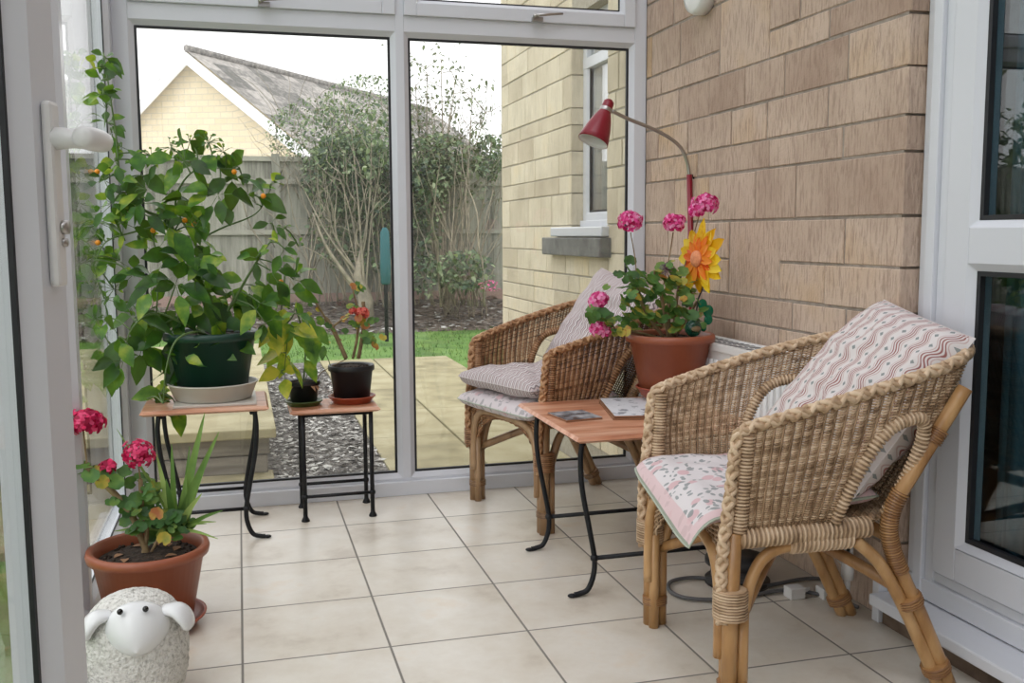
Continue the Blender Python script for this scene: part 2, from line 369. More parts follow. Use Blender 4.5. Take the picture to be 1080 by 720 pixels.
def fabric(name, kind, sx=1.0):
    m,nt,b=base(name,rough=0.9,spec=0.2)
    uvn=N(nt,'UVMap'); s=N(nt,'SeparateXYZ'); nt.links.new(uvn.outputs[0],s.inputs[0]); u,v=s.outputs['X'],s.outputs['Y']
    white=(.66,.615,.60)
    def band(x,c,w,soft=0.02):   # 1 near fract(x)==c
        f=math_(nt,'FRACT',x); d=math_(nt,'ABSOLUTE',math_(nt,'SUBTRACT',f,c))
        mr=N(nt,'MapRange'); mr.inputs['From Min'].default_value=w+soft; mr.inputs['From Max'].default_value=w; nt.links.new(d,mr.inputs[0]); return mr.outputs[0]
    if kind in('wave','fine'):
        per=0.050 if kind=='wave' else 0.022; wl=0.062 if kind=='wave' else 0.035
        ph=math_(nt,'SINE',math_(nt,'MULTIPLY',v,2*PI/wl))
        x=math_(nt,'DIVIDE',u,per)
        xa=math_(nt,'ADD',x,math_(nt,'MULTIPLY',ph,0.13))
        c=white
        if kind=='wave':
            r1=math_(nt,'MAXIMUM',band(xa,0.36,0.018),band(xa,0.5,0.026)); r1=math_(nt,'MAXIMUM',r1,band(xa,0.64,0.018))
            c=mixc(nt,math_(nt,'MULTIPLY',r1,0.9),white,(.27,.07,.06))
            # dots between the waves
            fx=math_(nt,'SUBTRACT',math_(nt,'FRACT',xa),0.5); fx=math_(nt,'SUBTRACT',0.5,math_(nt,'ABSOLUTE',fx))
            fv=math_(nt,'ABSOLUTE',math_(nt,'SUBTRACT',math_(nt,'FRACT',math_(nt,'DIVIDE',v,wl*0.5)),0.5))
            d=math_(nt,'ADD',math_(nt,'MULTIPLY',fx,6.5),math_(nt,'MULTIPLY',fv,3.6)); 
            dm=math_(nt,'LESS_THAN',d,0.75)
            c=mixc(nt,math_(nt,'MULTIPLY',dm,0.8),c,(.15,.19,.19))
            r2=math_(nt,'MAXIMUM',band(xa,0.24,0.012),band(xa,0.76,0.012)); c=mixc(nt,math_(nt,'MULTIPLY',r2,0.6),c,(.45,.25,.22))
        else:
            r1=math_(nt,'MAXIMUM',band(xa,0.3,0.08,0.05),band(xa,0.75,0.06,0.05)); c=mixc(nt,math_(nt,'MULTIPLY',r1,0.85),(.62,.57,.57),(.19,.14,.15))
            r2=band(xa,0.52,0.05,0.04); c=mixc(nt,math_(nt,'MULTIPLY',r2,0.5),c,(.50,.30,.28))
    else:
        c=(.66,.62,.625)
        vo=N(nt,'TexVoronoi'); vo.inputs['Scale'].default_value=22; nt.links.new(uvn.outputs[0],vo.inputs['Vector'])
        p=N(nt,'MapRange'); p.inputs['From Min'].default_value=0.40; p.inputs['From Max'].default_value=0.34; nt.links.new(vo.outputs['Distance'],p.inputs[0])
        sel=math_(nt,'GREATER_THAN',N(nt,'SeparateColor').outputs[0],0.5)
        sc=nt.nodes[-1]
        sepc=N(nt,'SeparateColor'); nt.links.new(vo.outputs['Color'],sepc.inputs[0])
        pk=math_(nt,'MULTIPLY',p.outputs[0],math_(nt,'GREATER_THAN',sepc.outputs[0],0.45))
        c=mixc(nt,math_(nt,'MULTIPLY',pk,0.75),c,(.60,.36,.38))
        nz=N(nt,'TexNoise'); nz.inputs['Scale'].default_value=22; nz.inputs['Detail'].default_value=0; nt.links.new(uvn.outputs[0],nz.inputs['Vector'])
        va=N(nt,'VectorMath'); va.operation='MULTIPLY_ADD'; nt.links.new(nz.outputs['Color'],va.inputs[0]); va.inputs[1].default_value=(.04,.04,0); nt.links.new(uvn.outputs[0],va.inputs[2])
        v2=N(nt,'TexVoronoi'); v2.inputs['Scale'].default_value=55; nt.links.new(va.outputs[0],v2.inputs['Vector'])
        s2=N(nt,'SeparateColor'); nt.links.new(v2.outputs['Color'],s2.inputs[0])
        lf=math_(nt,'MULTIPLY',math_(nt,'LESS_THAN',v2.outputs['Distance'],0.40),math_(nt,'GREATER_THAN',s2.outputs[1],0.22))
        c=mixc(nt,math_(nt,'MULTIPLY',lf,0.85),c,(.25,.27,.27))
        if kind=='floral':
            # pink border inside the edge
            du=math_(nt,'ABSOLUTE',math_(nt,'SUBTRACT',u,0.25)); dv=math_(nt,'ABSOLUTE',math_(nt,'SUBTRACT',v,0.25)); e=math_(nt,'MAXIMUM',du,dv)
            bo=math_(nt,'GREATER_THAN',e,0.226); c=mixc(nt,math_(nt,'MULTIPLY',bo,0.8),c,(.66,.47,.48))
            bo2=math_(nt,'GREATER_THAN',e,0.246); c=mixc(nt,math_(nt,'MULTIPLY',bo2,0.9),c,(.26,.31,.24))
        else:
            c=mixc(nt,0.35,c,(.62,.52,.55))
    if isinstance(c,tuple): b.inputs['Base Color'].default_value=(*c,1)
    else: nt.links.new(c,b.inputs['Base Color'])
    tc=N(nt,'TexCoord'); n2=N(nt,'TexNoise'); n2.inputs['Scale'].default_value=35; n2.inputs['Detail'].default_value=3; nt.links.new(tc.outputs['Object'],n2.inputs['Vector'])
    bp=N(nt,'Bump'); bp.inputs['Strength'].default_value=0.35; bp.inputs['Distance'].default_value=0.006; nt.links.new(n2.outputs['Fac'],bp.inputs['Height']); nt.links.new(bp.outputs[0],b.inputs['Normal'])
    return m
fab_wave=fabric('red_wave_print_cotton','wave'); fab_fine=fabric('grey_ripple_print_cotton','fine')
fab_floral=fabric('pink_floral_print_cotton','floral'); fab_mauve=fabric('mauve_print_cotton','mauve')
piping,_,_=base('sage_piping',(.38,.42,.34),0.8)
grassm=noisy('lawn_grass',[(0.25,(.07,.15,.03)),(0.5,(.13,.26,.05)),(0.8,(.22,.35,.09))],scale=3,rough=0.9,bump=0.8,bscale=80,dist=0.02,tint=True,tintamt=0.5)
mulchm=noisy('bark_mulch',[(0.3,(.055,.04,.033)),(0.5,(.15,.12,.10)),(0.68,(.29,.25,.22)),(0.8,(.5,.47,.43))],scale=14,rough=0.95,bump=1,bscale=50,dist=0.02)
gravelm=noisy('grey_leaf_litter',[(0.3,(.10,.09,.085)),(0.5,(.25,.235,.22)),(0.62,(.40,.38,.36)),(0.75,(.66,.65,.62))],scale=26,rough=0.95,bump=1,bscale=70,dist=0.02,tint=True,tintamt=0.8)
slabm=noisy('yellow_patio_slab',[(0.25,(.24,.21,.12)),(0.5,(.38,.335,.20)),(0.8,(.49,.445,.30))],scale=5,rough=0.85,bump=0.3,tint=True,tintamt=0.3)
fencem=noisy('weathered_fence_board',[(0.25,(.17,.165,.14)),(0.5,(.29,.285,.245)),(0.8,(.40,.39,.34))],scale=5,rough=0.9,bump=0.4,stretch=(6,6,0.6),tint=True,tintamt=0.5)
railm=noisy('pale_fence_rail',[(0.3,(.30,.29,.25)),(0.7,(.44,.43,.37))],scale=5,rough=0.9,bump=0.3)
gravb,_,_=base('pink_gravel_board',(.36,.25,.22),0.9)
sleeper=noisy('old_timber_sleeper',[(0.3,(.15,.13,.11)),(0.7,(.31,.28,.24))],scale=3,rough=0.9,bump=0.6,stretch=(1,8,8))
rooftile=noisy('grey_roof_tile',[(0.3,(.13,.125,.115)),(0.5,(.24,.225,.21)),(0.8,(.42,.39,.36))],scale=9,rough=0.9,bump=0.5,tint=True,tintamt=0.5)
whitepaint,_,_=base('white_bargeboard',(.82,.82,.82),0.5)
gablebrick=None
ivy_leaf=leafm('ivy_leaf',[(0.1,(.035,.06,.045)),(0.45,(.09,.14,.085)),(0.75,(.19,.26,.14)),(1,(.38,.43,.27))],rough=0.6,scale=4)
treeleaf=leafm('olive_tree_leaf',[(0.1,(.05,.065,.045)),(0.5,(.12,.15,.095)),(0.9,(.25,.28,.19))],rough=0.6,scale=4)
teal,_,_=base('teal_cloth',(.03,.13,.15),0.8)
greysill=noisy('dark_grey_stone_sill',[(0.3,(.10,.105,.10)),(0.7,(.20,.205,.195))],scale=14,rough=0.9,bump=0.5)
pane_backing=noisy('pale_net_curtain',[(0.3,(.70,.72,.73)),(0.7,(.85,.86,.86))],scale=3,rough=0.9,bump=0,stretch=(10,10,0.2))
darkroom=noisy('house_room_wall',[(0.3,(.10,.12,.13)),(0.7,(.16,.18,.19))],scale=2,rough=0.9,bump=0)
rearblock=noisy('grey_light_block',[(0.3,(.36,.37,.38)),(0.7,(.40,.41,.42))],scale=3,rough=.9,bump=.1)  # for the added light-blocking wall behind the camera
tealreflection=noisy('teal_reflection_tone',[(0.3,(.05,.13,.17)),(0.7,(.14,.27,.32))],scale=2,rough=.9,bump=0,stretch=(6,6,.5))  # colour of the reflections imitated behind the door glass
plinthm=noisy('brown_plinth',[(0.3,(.07,.045,.03)),(0.7,(.17,.12,.085))],scale=18,rough=0.9,bump=0.4)
def brickm():
    m,nt,b=base('buff_brickwork',rough=0.9)
    uvn=N(nt,'UVMap'); br=N(nt,'TexBrick'); br.inputs['Scale'].default_value=1.0
    br.inputs['Brick Width'].default_value=0.4; br.inputs['Row Height'].default_value=0.16; br.inputs['Mortar Size'].default_value=0.012
    br.inputs['Color1'].default_value=(.62,.53,.36,1); br.inputs['Color2'].default_value=(.70,.60,.42,1); br.inputs['Mortar'].default_value=(.52,.47,.37,1)
    nt.links.new(uvn.outputs[0],br.inputs['Vector']); nt.links.new(br.outputs[0],b.inputs['Base Color']); return m
gablebrick=brickm()

# ------------------------------------------------------------------ room shell
XL, XR = -0.36, 1.565
YB0 = -4.6
mb=MB(); mb.box((XL-0.12,YB0-.1,-0.06),(XR+0.6,0.06,0.0)); tag(mb.build('floor',tilem),kind='structure')

def ring(mb, ax, pos, th, a0,a1,z0,z1, w0,w1,wt,wb, m=0):
    'rectangular frame lying in the plane ax=pos..pos+th; a0..a1 outer span on the other axis'
    def bx(p0,p1,q0,q1):
        if ax==1: mb.box((p0,pos,q0),(p1,pos+th,q1),m)
        else: mb.box((pos,p0,q0),(pos+th,p1,q1),m)
    bx(a0,a0+w0,z0,z1); bx(a1-w1,a1,z0,z1); bx(a0+w0,a1-w1,z0,z0+wb); bx(a0+w0,a1-w1,z1-wt,z1)
def pane(parent, name, ax, pos, a0,a1,z0,z1, m=None, th=0.006):
    mb=MB()
    if ax==1: mb.box((a0,pos,z0),(a1,pos+th,z1))
    else: mb.box((pos,a0,z0),(pos+th,a1,z1))
    return mb.build(name, m or glass, parent)
def gask(parent, ax, pos, th, a0,a1,z0,z1, wd=0.008):
    mb=MB(); ring(mb,ax,pos,th,a0-.001,a1+.001,z0-.001,z1+.001,wd,wd,wd,wd)
    return mb.build('gasket',gasket,parent)
def beadring(mb, ax, pos, dirn, a0,a1,z0,z1, wd=0.018, dep=0.014):
    'sloping glazing bead round an opening a0..a1,z0..z1'
    def P(a,z,d): return (a,pos+dirn*d,z) if ax==1 else (pos+dirn*d,a,z)
    o=[(a0-wd,z0-wd),(a1+wd,z0-wd),(a1+wd,z1+wd),(a0-wd,z1+wd)]; i=[(a0,z0),(a1,z0),(a1,z1),(a0,z1)]
    vs=[P(*p,0) for p in o]+[P(*p,dep) for p in i]
    mb.add(vs,[(k,(k+1)%4,4+(k+1)%4,4+k) for k in range(4)],sm=False)

# --- back window wall (three bays high/low)
win=thing('window_1',None,None,(0.6,0.03,0),kind='structure')
ZT=1.68; ZTR=1.80; ZTOP=2.13
mb=MB()
ox=[(-0.29,0.573),(0.641,1.497)]
X0,X1=XL,XR
D0,D1=0.0,0.065
mb.box((X0,D0,0.0),(X1,D1,0.062)); [mb.box((q0,D0,ZT+.018),(q1,D1,ZTR-.045)) for q0,q1 in ((-.308,.591),(.623,1.515))]
mb.box((X0,D0,ZTOP-.02),(X1,D1,ZTOP+.06))
mb.box((X0,D0,.062),(-.308,D1,ZTOP-.02)); mb.box((.591,D0,.062),(.623,D1,ZTOP-.02)); mb.box((1.515,D0,.062),(X1,D1,ZTOP-.02))
for a0,a1 in ox:
    beadring(mb,1,D0,1,a0,a1,.081,ZT,.019,.018)
    mb.box((a0-.019,D0+.03,.062),(a1+.019,D0+.034,.075)); 
mb.box((X0,-.022,0.0),(X1,D0,0.052))
mb.build('frame',upvc,win,bevel=.003)
for a0,a1 in ox:
    pane(win,'glass_pane',1,.030,a0-.01,a1+.01,.07,ZT+.01,hazyglass)
    gask(win,1,.017,.012,a0,a1,.081,ZT)
    # opening top light
    mb=MB(); ring(mb,1,-.012,.07,a0-.018,a1+.018,ZTR-.045,ZTOP-.02,.046,.046,.046,.046)
    beadring(mb,1,-.012,1,a0+.042,a1-.042,ZTR+.013,ZTOP-.08,.014,.016)
    mb.build('top_sash',upvc,win,bevel=.003)
    pane(win,'top_glass_pane',1,.03,a0,a1,ZTR-.01,ZTOP-.06); gask(win,1,.004,.006,a0+.042,a1-.042,ZTR+.013,ZTOP-.08,.006)
    cx=(a0+a1)/2+(-.005 if a0<0 else .05)
    mb=MB(); mb.box((cx-.02,-.03,ZTR-.045),(cx+.02,-.012,ZTR-.03)); mb.tube([(cx-.012,-.034,ZTR-.028),(cx+.0,-.045,ZTR-.026),(cx+.09,-.05,ZTR-.018)],[.007,.006,.004],8)
    mb.ball((cx-.012,-.034,ZTR-.028),.009); mb.build('window_stay',chrome,win)
# --- left window wall
winl=thing('window_2',None,None,(XL,-1.5,0),kind='structure')
mb=MB()
ly=[(-1.0,-0.085),(-2.45,-1.08)]
for a0,a1 in ly: 
    beadring(mb,0,XL,-1,a0,a1,.07,ZTOP-.1,.016,.016)
mb.box((XL-.065,-2.55,0),(XL,0.0,.054)); mb.box((XL-.065,-2.55,ZTOP-.084),(XL,0,ZTOP+.06))
mb.box((XL-.065,-.069,0),(XL,.065,ZTOP)); mb.box((XL-.065,-1.064,0),(XL,-1.016,ZTOP)); mb.box((XL-.065,-2.55,0),(XL,-2.466,ZTOP))
mb.box((XL-.065,-4.6,ZTOP-.084),(XL,-2.55,ZTOP+.06)); mb.box((XL-.065,-3.3,0),(XL,-3.24,ZTOP)); mb.box((XL-.065,-4.6,0),(XL,-3.3,.07)); mb.box((XL-.065,-4.6,0),(XL,-4.53,ZTOP))
mb.build('frame',upvc,winl,bevel=.003)
for a0,a1 in ly:
    pane(winl,'glass_pane',0,XL-.04,a0-.01,a1+.01,.06,ZTOP-.09); gask(winl,0,XL-.020,.004,a0,a1,.07,ZTOP-.1,.005)
pane(winl,'glass_pane',0,XL-.04,-4.53,-3.3,.07,ZTOP-.08)
# --- unseen opaque wall behind the camera, added to cut light on the frames
winb=thing('window_3',None,None,(.6,YB0,0),kind='structure')
bpy.data.objects.remove(winb)
mb=MB(); mb.box((XL-.06,YB0-.12,0),(XR+.12,YB0,2.6)); tag(mb.build('wall_rear_light_block',rearblock),kind='structure')
# --- glazed roof
roof=thing('ceiling',None,None,(.6,-2.3,ZTOP),kind='structure')
mb=MB()
def ry(x): return ZTOP+.06+(x-XL)*0.22
for y in [YB0+i*(0.1-YB0)/7 for i in range(8)]:
    a=V((XL-.1,y,ry(XL-.1))); b=V((XR,y,ry(XR)))
    mb.add([a+V((0,-.025,0)),a+V((0,.025,0)),b+V((0,.025,0)),b+V((0,-.025,0)),a+V((0,-.025,.06)),a+V((0,.025,.06)),b+V((0,.025,.06)),b+V((0,-.025,.06))],[(0,1,2,3),(4,7,6,5),(0,4,5,1),(1,5,6,2),(2,6,7,3),(3,7,4,0)],sm=False)
mb.build('glazing_bar',upvc,roof)
mb=MB(); a,b,c,d=V((XL-.1,YB0-.1,ry(XL-.1)+.03)),V((XL-.1,.1,ry(XL-.1)+.03)),V((XR,.1,ry(XR)+.03)),V((XR,YB0-.1,ry(XR)+.03)); z=V((0,0,.008))
mb.add([a,b,c,d,a+z,b+z,c+z,d+z],[(0,3,2,1),(4,5,6,7),(0,1,5,4),(1,2,6,5),(2,3,7,6),(3,0,4,7)],sm=False); mb.build('roof_pane',roofglass,roof)

# --- stone walls (house side), coursed blocks with recessed mortar
ROWS=[0,.10,.20,.32,.42,.53,.605,.69,.775,.888,1.013,1.166,1.252,1.365,1.487,1.566,1.719,1.84,1.965,2.08,2.22,2.4,2.6,2.8,3.0,3.2]
def stones(y0,y1,z0,z1,x,rr,fixed=(),hole=None):
    'list of blocks (ya,yb,za,zb) between y0<y1'
    out=[]
    def clash(a,b,c,d):
        for (p,q,r_,s) in fixed:
            if min(b,q)-max(a,p)>0.004 and min(d,s)-max(c,r_)>0.004: return (p,q)
        return None
    for za,zb in zip(ROWS,ROWS[1:]):
        if za<z0-1e-6 or zb>z1+1e-6: continue
        y=y0
        while y<y1-1e-4:
            l=rr.uniform(.16,.42)
            if y1-(y+l)<.1: l=y1-y
            segs=[]
            e=min(y+l,y1)
            blk=[f for f in fixed if min(zb,f[3])-max(za,f[2])>0.004]
            # stop at the next fixed block
            nxt=[f for f in blk if f[1]>y+1e-4]
            nxt.sort()
            if nxt:
                if nxt[0][0]<=y+0.01: y=nxt[0][1]; continue
                if e>nxt[0][0]-.08: e=nxt[0][0]
            out.append((y,e,za,zb)); y=e
    return out+list(fixed)
def wallmesh(blocks, x, name, mat, thick=.1, hole=None, rr=R, jm=.0036):
    mb=MB(); pieces=[]
    for b in blocks:
        if hole:
            (ha,hb,hz0,hz1)=hole; a,c,z0,z1=b
            if a<hb and c>ha and z0<hz1 and z1>hz0:
                if a<ha-.02: pieces.append((a,ha,z0,z1))
                if c>hb+.02: pieces.append((hb,c,z0,z1))
                continue
        pieces.append(b)
    for a,c,z0,z1 in pieces:
        d=rr.uniform(-.0012,.0018); t=rr.uniform(.15,.85)
        j=[rr.uniform(-.0015,.0015) for _ in range(4)]
        a+=jm+j[0]; c-=jm-j[1]; z0+=jm+j[2]; z1-=jm-j[3]
        if c-a<.01: continue
        ch=.0022
        f0=x-d
        vs=[(f0,a+ch,z0+ch),(f0,c-ch,z0+ch),(f0,c-ch,z1-ch),(f0,a+ch,z1-ch),(f0+ch,a,z0),(f0+ch,c,z0),(f0+ch,c,z1),(f0+ch,a,z1),(x+thick,a,z0),(x+thick,c,z0),(x+thick,c,z1),(x+thick,a,z1)]
        mb.add(vs,[(0,3,2,1),(0,1,5,4),(1,2,6,5),(2,3,7,6),(3,0,4,7),(4,5,9,8),(5,6,10,9),(6,7,11,10),(7,4,8,11)],0,t,None,False)
    return mb
rr=random.Random(11)
Bf=[]
def rowf(z0,z1,js):
    for a,b in zip(js,js[1:]): Bf.append((b,a,z0,z1))
Y1=-1.565
rowf(.605,.69,[-.0,-.40,-.74,-1.009,-1.30,Y1]); rowf(.69,.775,[0,-.22,-.5,-.77,-1.08,-1.34,Y1])
rowf(.775,.888,[0,-.18,-.387,-.69]); rowf(.888,1.013,[0,-.214,-.45,-.69])
Bf.append((-1.003,-.69,.775,1.013))
rowf(.775,.888,[-1.003,-1.238,Y1]); rowf(.888,1.013,[-1.003,-1.325,Y1])
rowf(1.013,1.166,[0,-.27,-.544,-.855,-1.084,Y1])
rowf(1.166,1.252,[0,-.05,-.45,-.93,-1.303,Y1])
rowf(1.252,1.365,[0,-.12,-.374,-.693,-.915,-1.232,Y1])
rowf(1.365,1.487,[0,-.295,-.532,-.775,-1.007,-1.316,Y1])
rowf(1.487,1.566,[0,-.143,-.601]); Bf.append((-.918,-.601,1.487,1.719)); rowf(1.487,1.566,[-.918,-1.226,Y1])
rowf(1.566,1.719,[0,-.05,-.30,-.601]); rowf(1.566,1.719,[-.918,-1.081,Y1]); rowf(1.719,1.84,[0,-.24,-.55,-.80,-1.2,Y1])
mb=wallmesh(stones(Y1,0,0,3.0,XR,rr,Bf),XR,'wall_right',None)
mb.box((XR+.0035,Y1+.014,0),(XR+.12,0,3.0),1)
# house wall nearer than the door
for b in stones(YB0,-2.75,0,3.0,XR,rr): pass
m2=wallmesh(stones(YB0,-2.75,0,3.0,XR,rr),XR,'x',None)
off=len(mb.v); mb.v+=m2.v; mb.f+=[[k+off for k in f] for f in m2.f]; mb.m+=m2.m; mb.t+=m2.t; mb.uv+=m2.uv; mb.sm+=m2.sm
mb.box((XR+.006,YB0,0),(XR+.12,-2.755,3.0),1)
mb.box((XR,-2.75,2.15),(XR+.12,Y1,3.0),1)
tag(mb.build('wall_right',[stone_in,mortar]),kind='structure')
mb=wallmesh(stones(.065,2.17,-.12 if 0 else 0,3.0,XR,rr),XR,'wall_outside',None,hole=(.42,.895,1.005,1.98))
HY0,HY1,HZ0,HZ1=.42,.895,1.005,1.98
for (a,b,c,d) in ((.065,HY0-.004,-.15,3.0),(HY1+.004,2.166,-.15,3.0),(HY0-.004,HY1+.004,-.15,HZ0-.004),(HY0-.004,HY1+.004,HZ1,3.0)):
    mb.box((XR+.0045,a,c),(XR+.2,b,d),2)
mb.box((XR,2.17,-.15),(XR+6,2.175,3.0),0,.5)
for za,zb in zip(ROWS,ROWS[1:]):
    if za>HZ0-.15 and zb<2.1: mb.box((XR+.003,HY1-.002,max(za,HZ0)+.003),(XR+.09,HY1+.05,zb-.003),0,rr.uniform(.2,.8)); mb.box((XR+.003,HY0-.05,max(za,HZ0)+.003),(XR+.09,HY0+.002,zb-.003),0,rr.uniform(.2,.8))
tag(mb.build('wall_outside',[stone_out,mortar,mortar_out]),kind='structure')

# exterior house window
we=thing('window_4',None,None,(XR+.06,.65,1.0),kind='structure')
mb=MB(); ring(mb,0,XR+.06,.06,HY0-.02,HY1,HZ0,HZ1,.06,.05,.06,.06)
mb.box((XR+.045,HY0,HZ0),(XR+.12,HY1,HZ0+.03))
beadring(mb,0,XR+.06,1,HY0+.05,HY1-.06,HZ0+.07,HZ1-.2,.012,.014)
mb.box((XR+.058,HY0,HZ1-.24),(XR+.12,HY1,HZ1-.19))
mb.build('frame',upvc,we,bevel=.003)
pane(we,'glass_pane',0,XR+.08,HY0+.03,HY1-.04,HZ0+.05,HZ1-.05,glassmat('reflective_glass',k=4.5)); gask(we,0,XR+.072,.008,HY0+.05,HY1-.06,HZ0+.07,HZ1-.2,.008)
mb=MB()
for i in range(33):
    y=HY0+.02+i*.014; mb.tube([(XR+.100+.004*math.sin(i*1.3),y,HZ0+.05),(XR+.100+.004*math.sin(i*1.3+.4),y,HZ1-.05)],.0095,6)
mb.build('net_curtain',pane_backing,we)
mb=MB(); mb.box((XR-.035,HY0-.03,HZ0-.045),(XR+.07,HY1+.22,HZ0+.0)); mb.build('sill_board',upvc,we,bevel=.006)
mb=MB(); mb.box((XR-.055,HY0-.06,HZ0-.135),(XR+.07,HY1+.30,HZ0-.05)); mb.build('stone_sill',greysill,we,bevel=.006)

# --- right hand house door (white frame, dark glass)
XD=1.602
dr=thing('door_2',None,None,(XD,-2.2,0),kind='structure')
DY0,DY1=-2.75,-1.566
mb=MB()
# outer frame with stepped moulding
mb.box((XD+.01,-1.60,.09),(XD+.1,DY1,2.15)); mb.box((XD-.004,-1.632,.09),(XD+.1,-1.60,2.15)); mb.box((XD+.008,-1.662,.09),(XD+.1,-1.632,2.15))
mb.box((XD+.01,DY0,.09),(XD+.1,DY0+.07,2.15)); mb.box((XD+.01,DY0,2.05),(XD+.1,DY1,2.15)); mb.box((XD-.0,DY0,.085),(XD+.1,DY1,.135)); mb.box((XD+.012,DY0,.135),(XD+.1,DY1,.16))
mb.build('frame',upvc,dr,bevel=.003)
SY0,SY1=DY0+.075,-1.668
mb=MB()
gz=[(.262,.885),(1.0,1.93)]
GY0,GY1=SY0+.09,-1.758
mb.box((XD,GY1+.016,.165),(XD+.07,SY1,2.045)); mb.box((XD,SY0,.165),(XD+.07,GY0-.016,2.045))
mb.box((XD,GY0-.016,.165),(XD+.07,GY1+.016,gz[0][0]-.02)); mb.box((XD,GY0-.016,gz[0][1]+.016),(XD+.07,GY1+.016,gz[1][0]-.016)); mb.box((XD,GY0-.016,gz[1][1]+.016),(XD+.07,GY1+.016,2.045))
for z0,z1 in gz: beadring(mb,0,XD,1,GY0,GY1,z0,z1,.018,.016)
mb.build('door_leaf',upvc,dr,bevel=.003)
for z0,z1 in gz:
    pane(dr,'glass_pane',0,XD+.03,GY0-.01,GY1+.01,z0-.01,z1+.01,tglass); gask(dr,0,XD+.014,.014,GY0,GY1,z0,z1,.011)
mb=MB(); mb.box((1.505,DY0,.052),(XD+.06,-1.562,.082)); mb.build('sill',upvc,dr,bevel=.005)
mb=MB(); mb.box((1.545,DY0,0),(XD+.06,-1.566,.052)); mb.build('plinth',plinthm,dr)
# unlit room behind the door glass
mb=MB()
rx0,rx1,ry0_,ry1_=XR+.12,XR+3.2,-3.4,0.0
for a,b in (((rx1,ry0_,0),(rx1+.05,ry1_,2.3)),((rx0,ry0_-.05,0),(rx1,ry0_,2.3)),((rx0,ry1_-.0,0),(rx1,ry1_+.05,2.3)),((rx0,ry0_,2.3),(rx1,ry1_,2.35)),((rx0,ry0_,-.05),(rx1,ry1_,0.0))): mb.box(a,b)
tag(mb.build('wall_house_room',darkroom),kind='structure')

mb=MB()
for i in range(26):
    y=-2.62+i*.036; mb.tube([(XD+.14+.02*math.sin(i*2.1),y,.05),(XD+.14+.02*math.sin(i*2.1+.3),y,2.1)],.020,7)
tag(mb.build('pane_backing',tealreflection),'dark teal folds standing in for reflections in the house door glass','pane_backing')  # added behind the pane to imitate teal reflections in the glass
# --- open door leaf at the left, hinged nearer the camera
E0=V((-.172,-2.352,0)); dd=V((.247,.969,0)).normalized(); nn=V((dd.y,-dd.x,0))
door=thing('door_1',None,None,(E0.x,E0.y,0),kind='structure')
MW=Matrix(((dd.x,nn.x,0),(dd.y,nn.y,0),(0,0,1)))   # local a (along leaf), n (towards room), z
def leafbox(mb,a0,a1,n0,n1,z0,z1,m=0):
    vs=[E0+dd*a+nn*n+V((0,0,z)) for z in (z0,z1) for n in (n0,n1) for a in (a0,a1)]
    mb.add(vs,[(0,2,3,1),(4,5,7,6),(0,1,5,4),(2,6,7,3),(0,4,6,2),(1,3,7,5)],m,.5,None,False)
LW=.74; Sw=.060
mb=MB()
leafbox(mb,-Sw,0,-.06,0,.03,2.05); leafbox(mb,-LW,-LW+Sw,-.06,0,.03,2.05); leafbox(mb,-LW+Sw,-Sw,-.06,0,.03,.12); leafbox(mb,-LW+Sw,-Sw,-.06,0,1.95,2.05)
def PL(a,n,z): return E0+dd*a+nn*n+V((0,0,z))
o_=[(-LW+Sw,.12),(-Sw,.12),(-Sw,1.95),(-LW+Sw,1.95)]; i_=[(-LW+Sw+.018,.142),(-Sw-.018,.142),(-Sw-.018,1.928),(-LW+Sw+.018,1.928)]
mb.add([PL(a,0,z) for a,z in o_]+[PL(a,-.02,z) for a,z in i_],[(k,(k+1)%4,4+(k+1)%4,4+k) for k in range(4)],sm=False)
leafbox(mb,-.0,.006,-.02,-.012,.05,2.03)
mb.build('door_leaf',upvc,door)
mb=MB()
for q in ((-Sw-.023,-Sw-.017,.142,1.928),(-LW+Sw+.02,-LW+Sw+.03,.142,1.928),(-LW+Sw,-Sw,.132,.145),(-LW+Sw,-Sw,1.925,1.938)): leafbox(mb,q[0],q[1],-.025,-.019,q[2],q[3])
mb.build('gasket',gasket,door)
mb=MB(); leafbox(mb,-LW+Sw,-Sw,-.030,-.026,.12,1.95); mb.build('glass_pane',glass,door)
# handle
mb=MB(); leafbox(mb,-.044,-.018,0,.012,.918,1.125); mb.build('handle_plate',whiteenamel,door,bevel=.005)
def PLv(a,n,z): return PL(a,n,z)
mb=MB(); mb.tube([PL(-.031,.010,1.084),PL(-.031,.030,1.084),PL(-.031,.045,1.084)],[.013,.011,.012],16)
mb.tube([PL(-.047,.046,1.084),PL(-.043,.046,1.084),PL(-.02,.047,1.084),PL(.000,.047,1.084),PL(.014,.046,1.084),PL(.017,.046,1.084)],[.008,.0125,.0135,.013,.012,.007],16); mb.build('lever_handle',whiteenamel,door)
mb=MB(); mb.tube([PL(-.028,.01,.985),PL(-.028,.018,.985)],.008,16); mb.tube([PL(-.028,.01,.968),PL(-.028,.016,.968)],.005,12); mb.build('lock_cylinder',chrome,door)

# --- bulkhead wall light
c=at(736,-13,0,XR-.03)
wl=thing('bulkhead_light','round white bulkhead lamp fixed high on the stone wall','wall light',(XR,c.y,c.z))
ax=V((-1,0,0)); mb=MB(); mb.lathe([(.088,0),(.088,.03),(.082,.045),(.074,.047)],(XR,c.y,c.z),40,axis=ax,capb=True); mb.build('rim',whiteenamel,wl)
mb=MB(); mb.lathe([(.074,.046),(.06,.052),(.03,.056),(.001,.057)],(XR,c.y,c.z),40,axis=ax,capb=False); mb.build('diffuser',diffuser,wl)

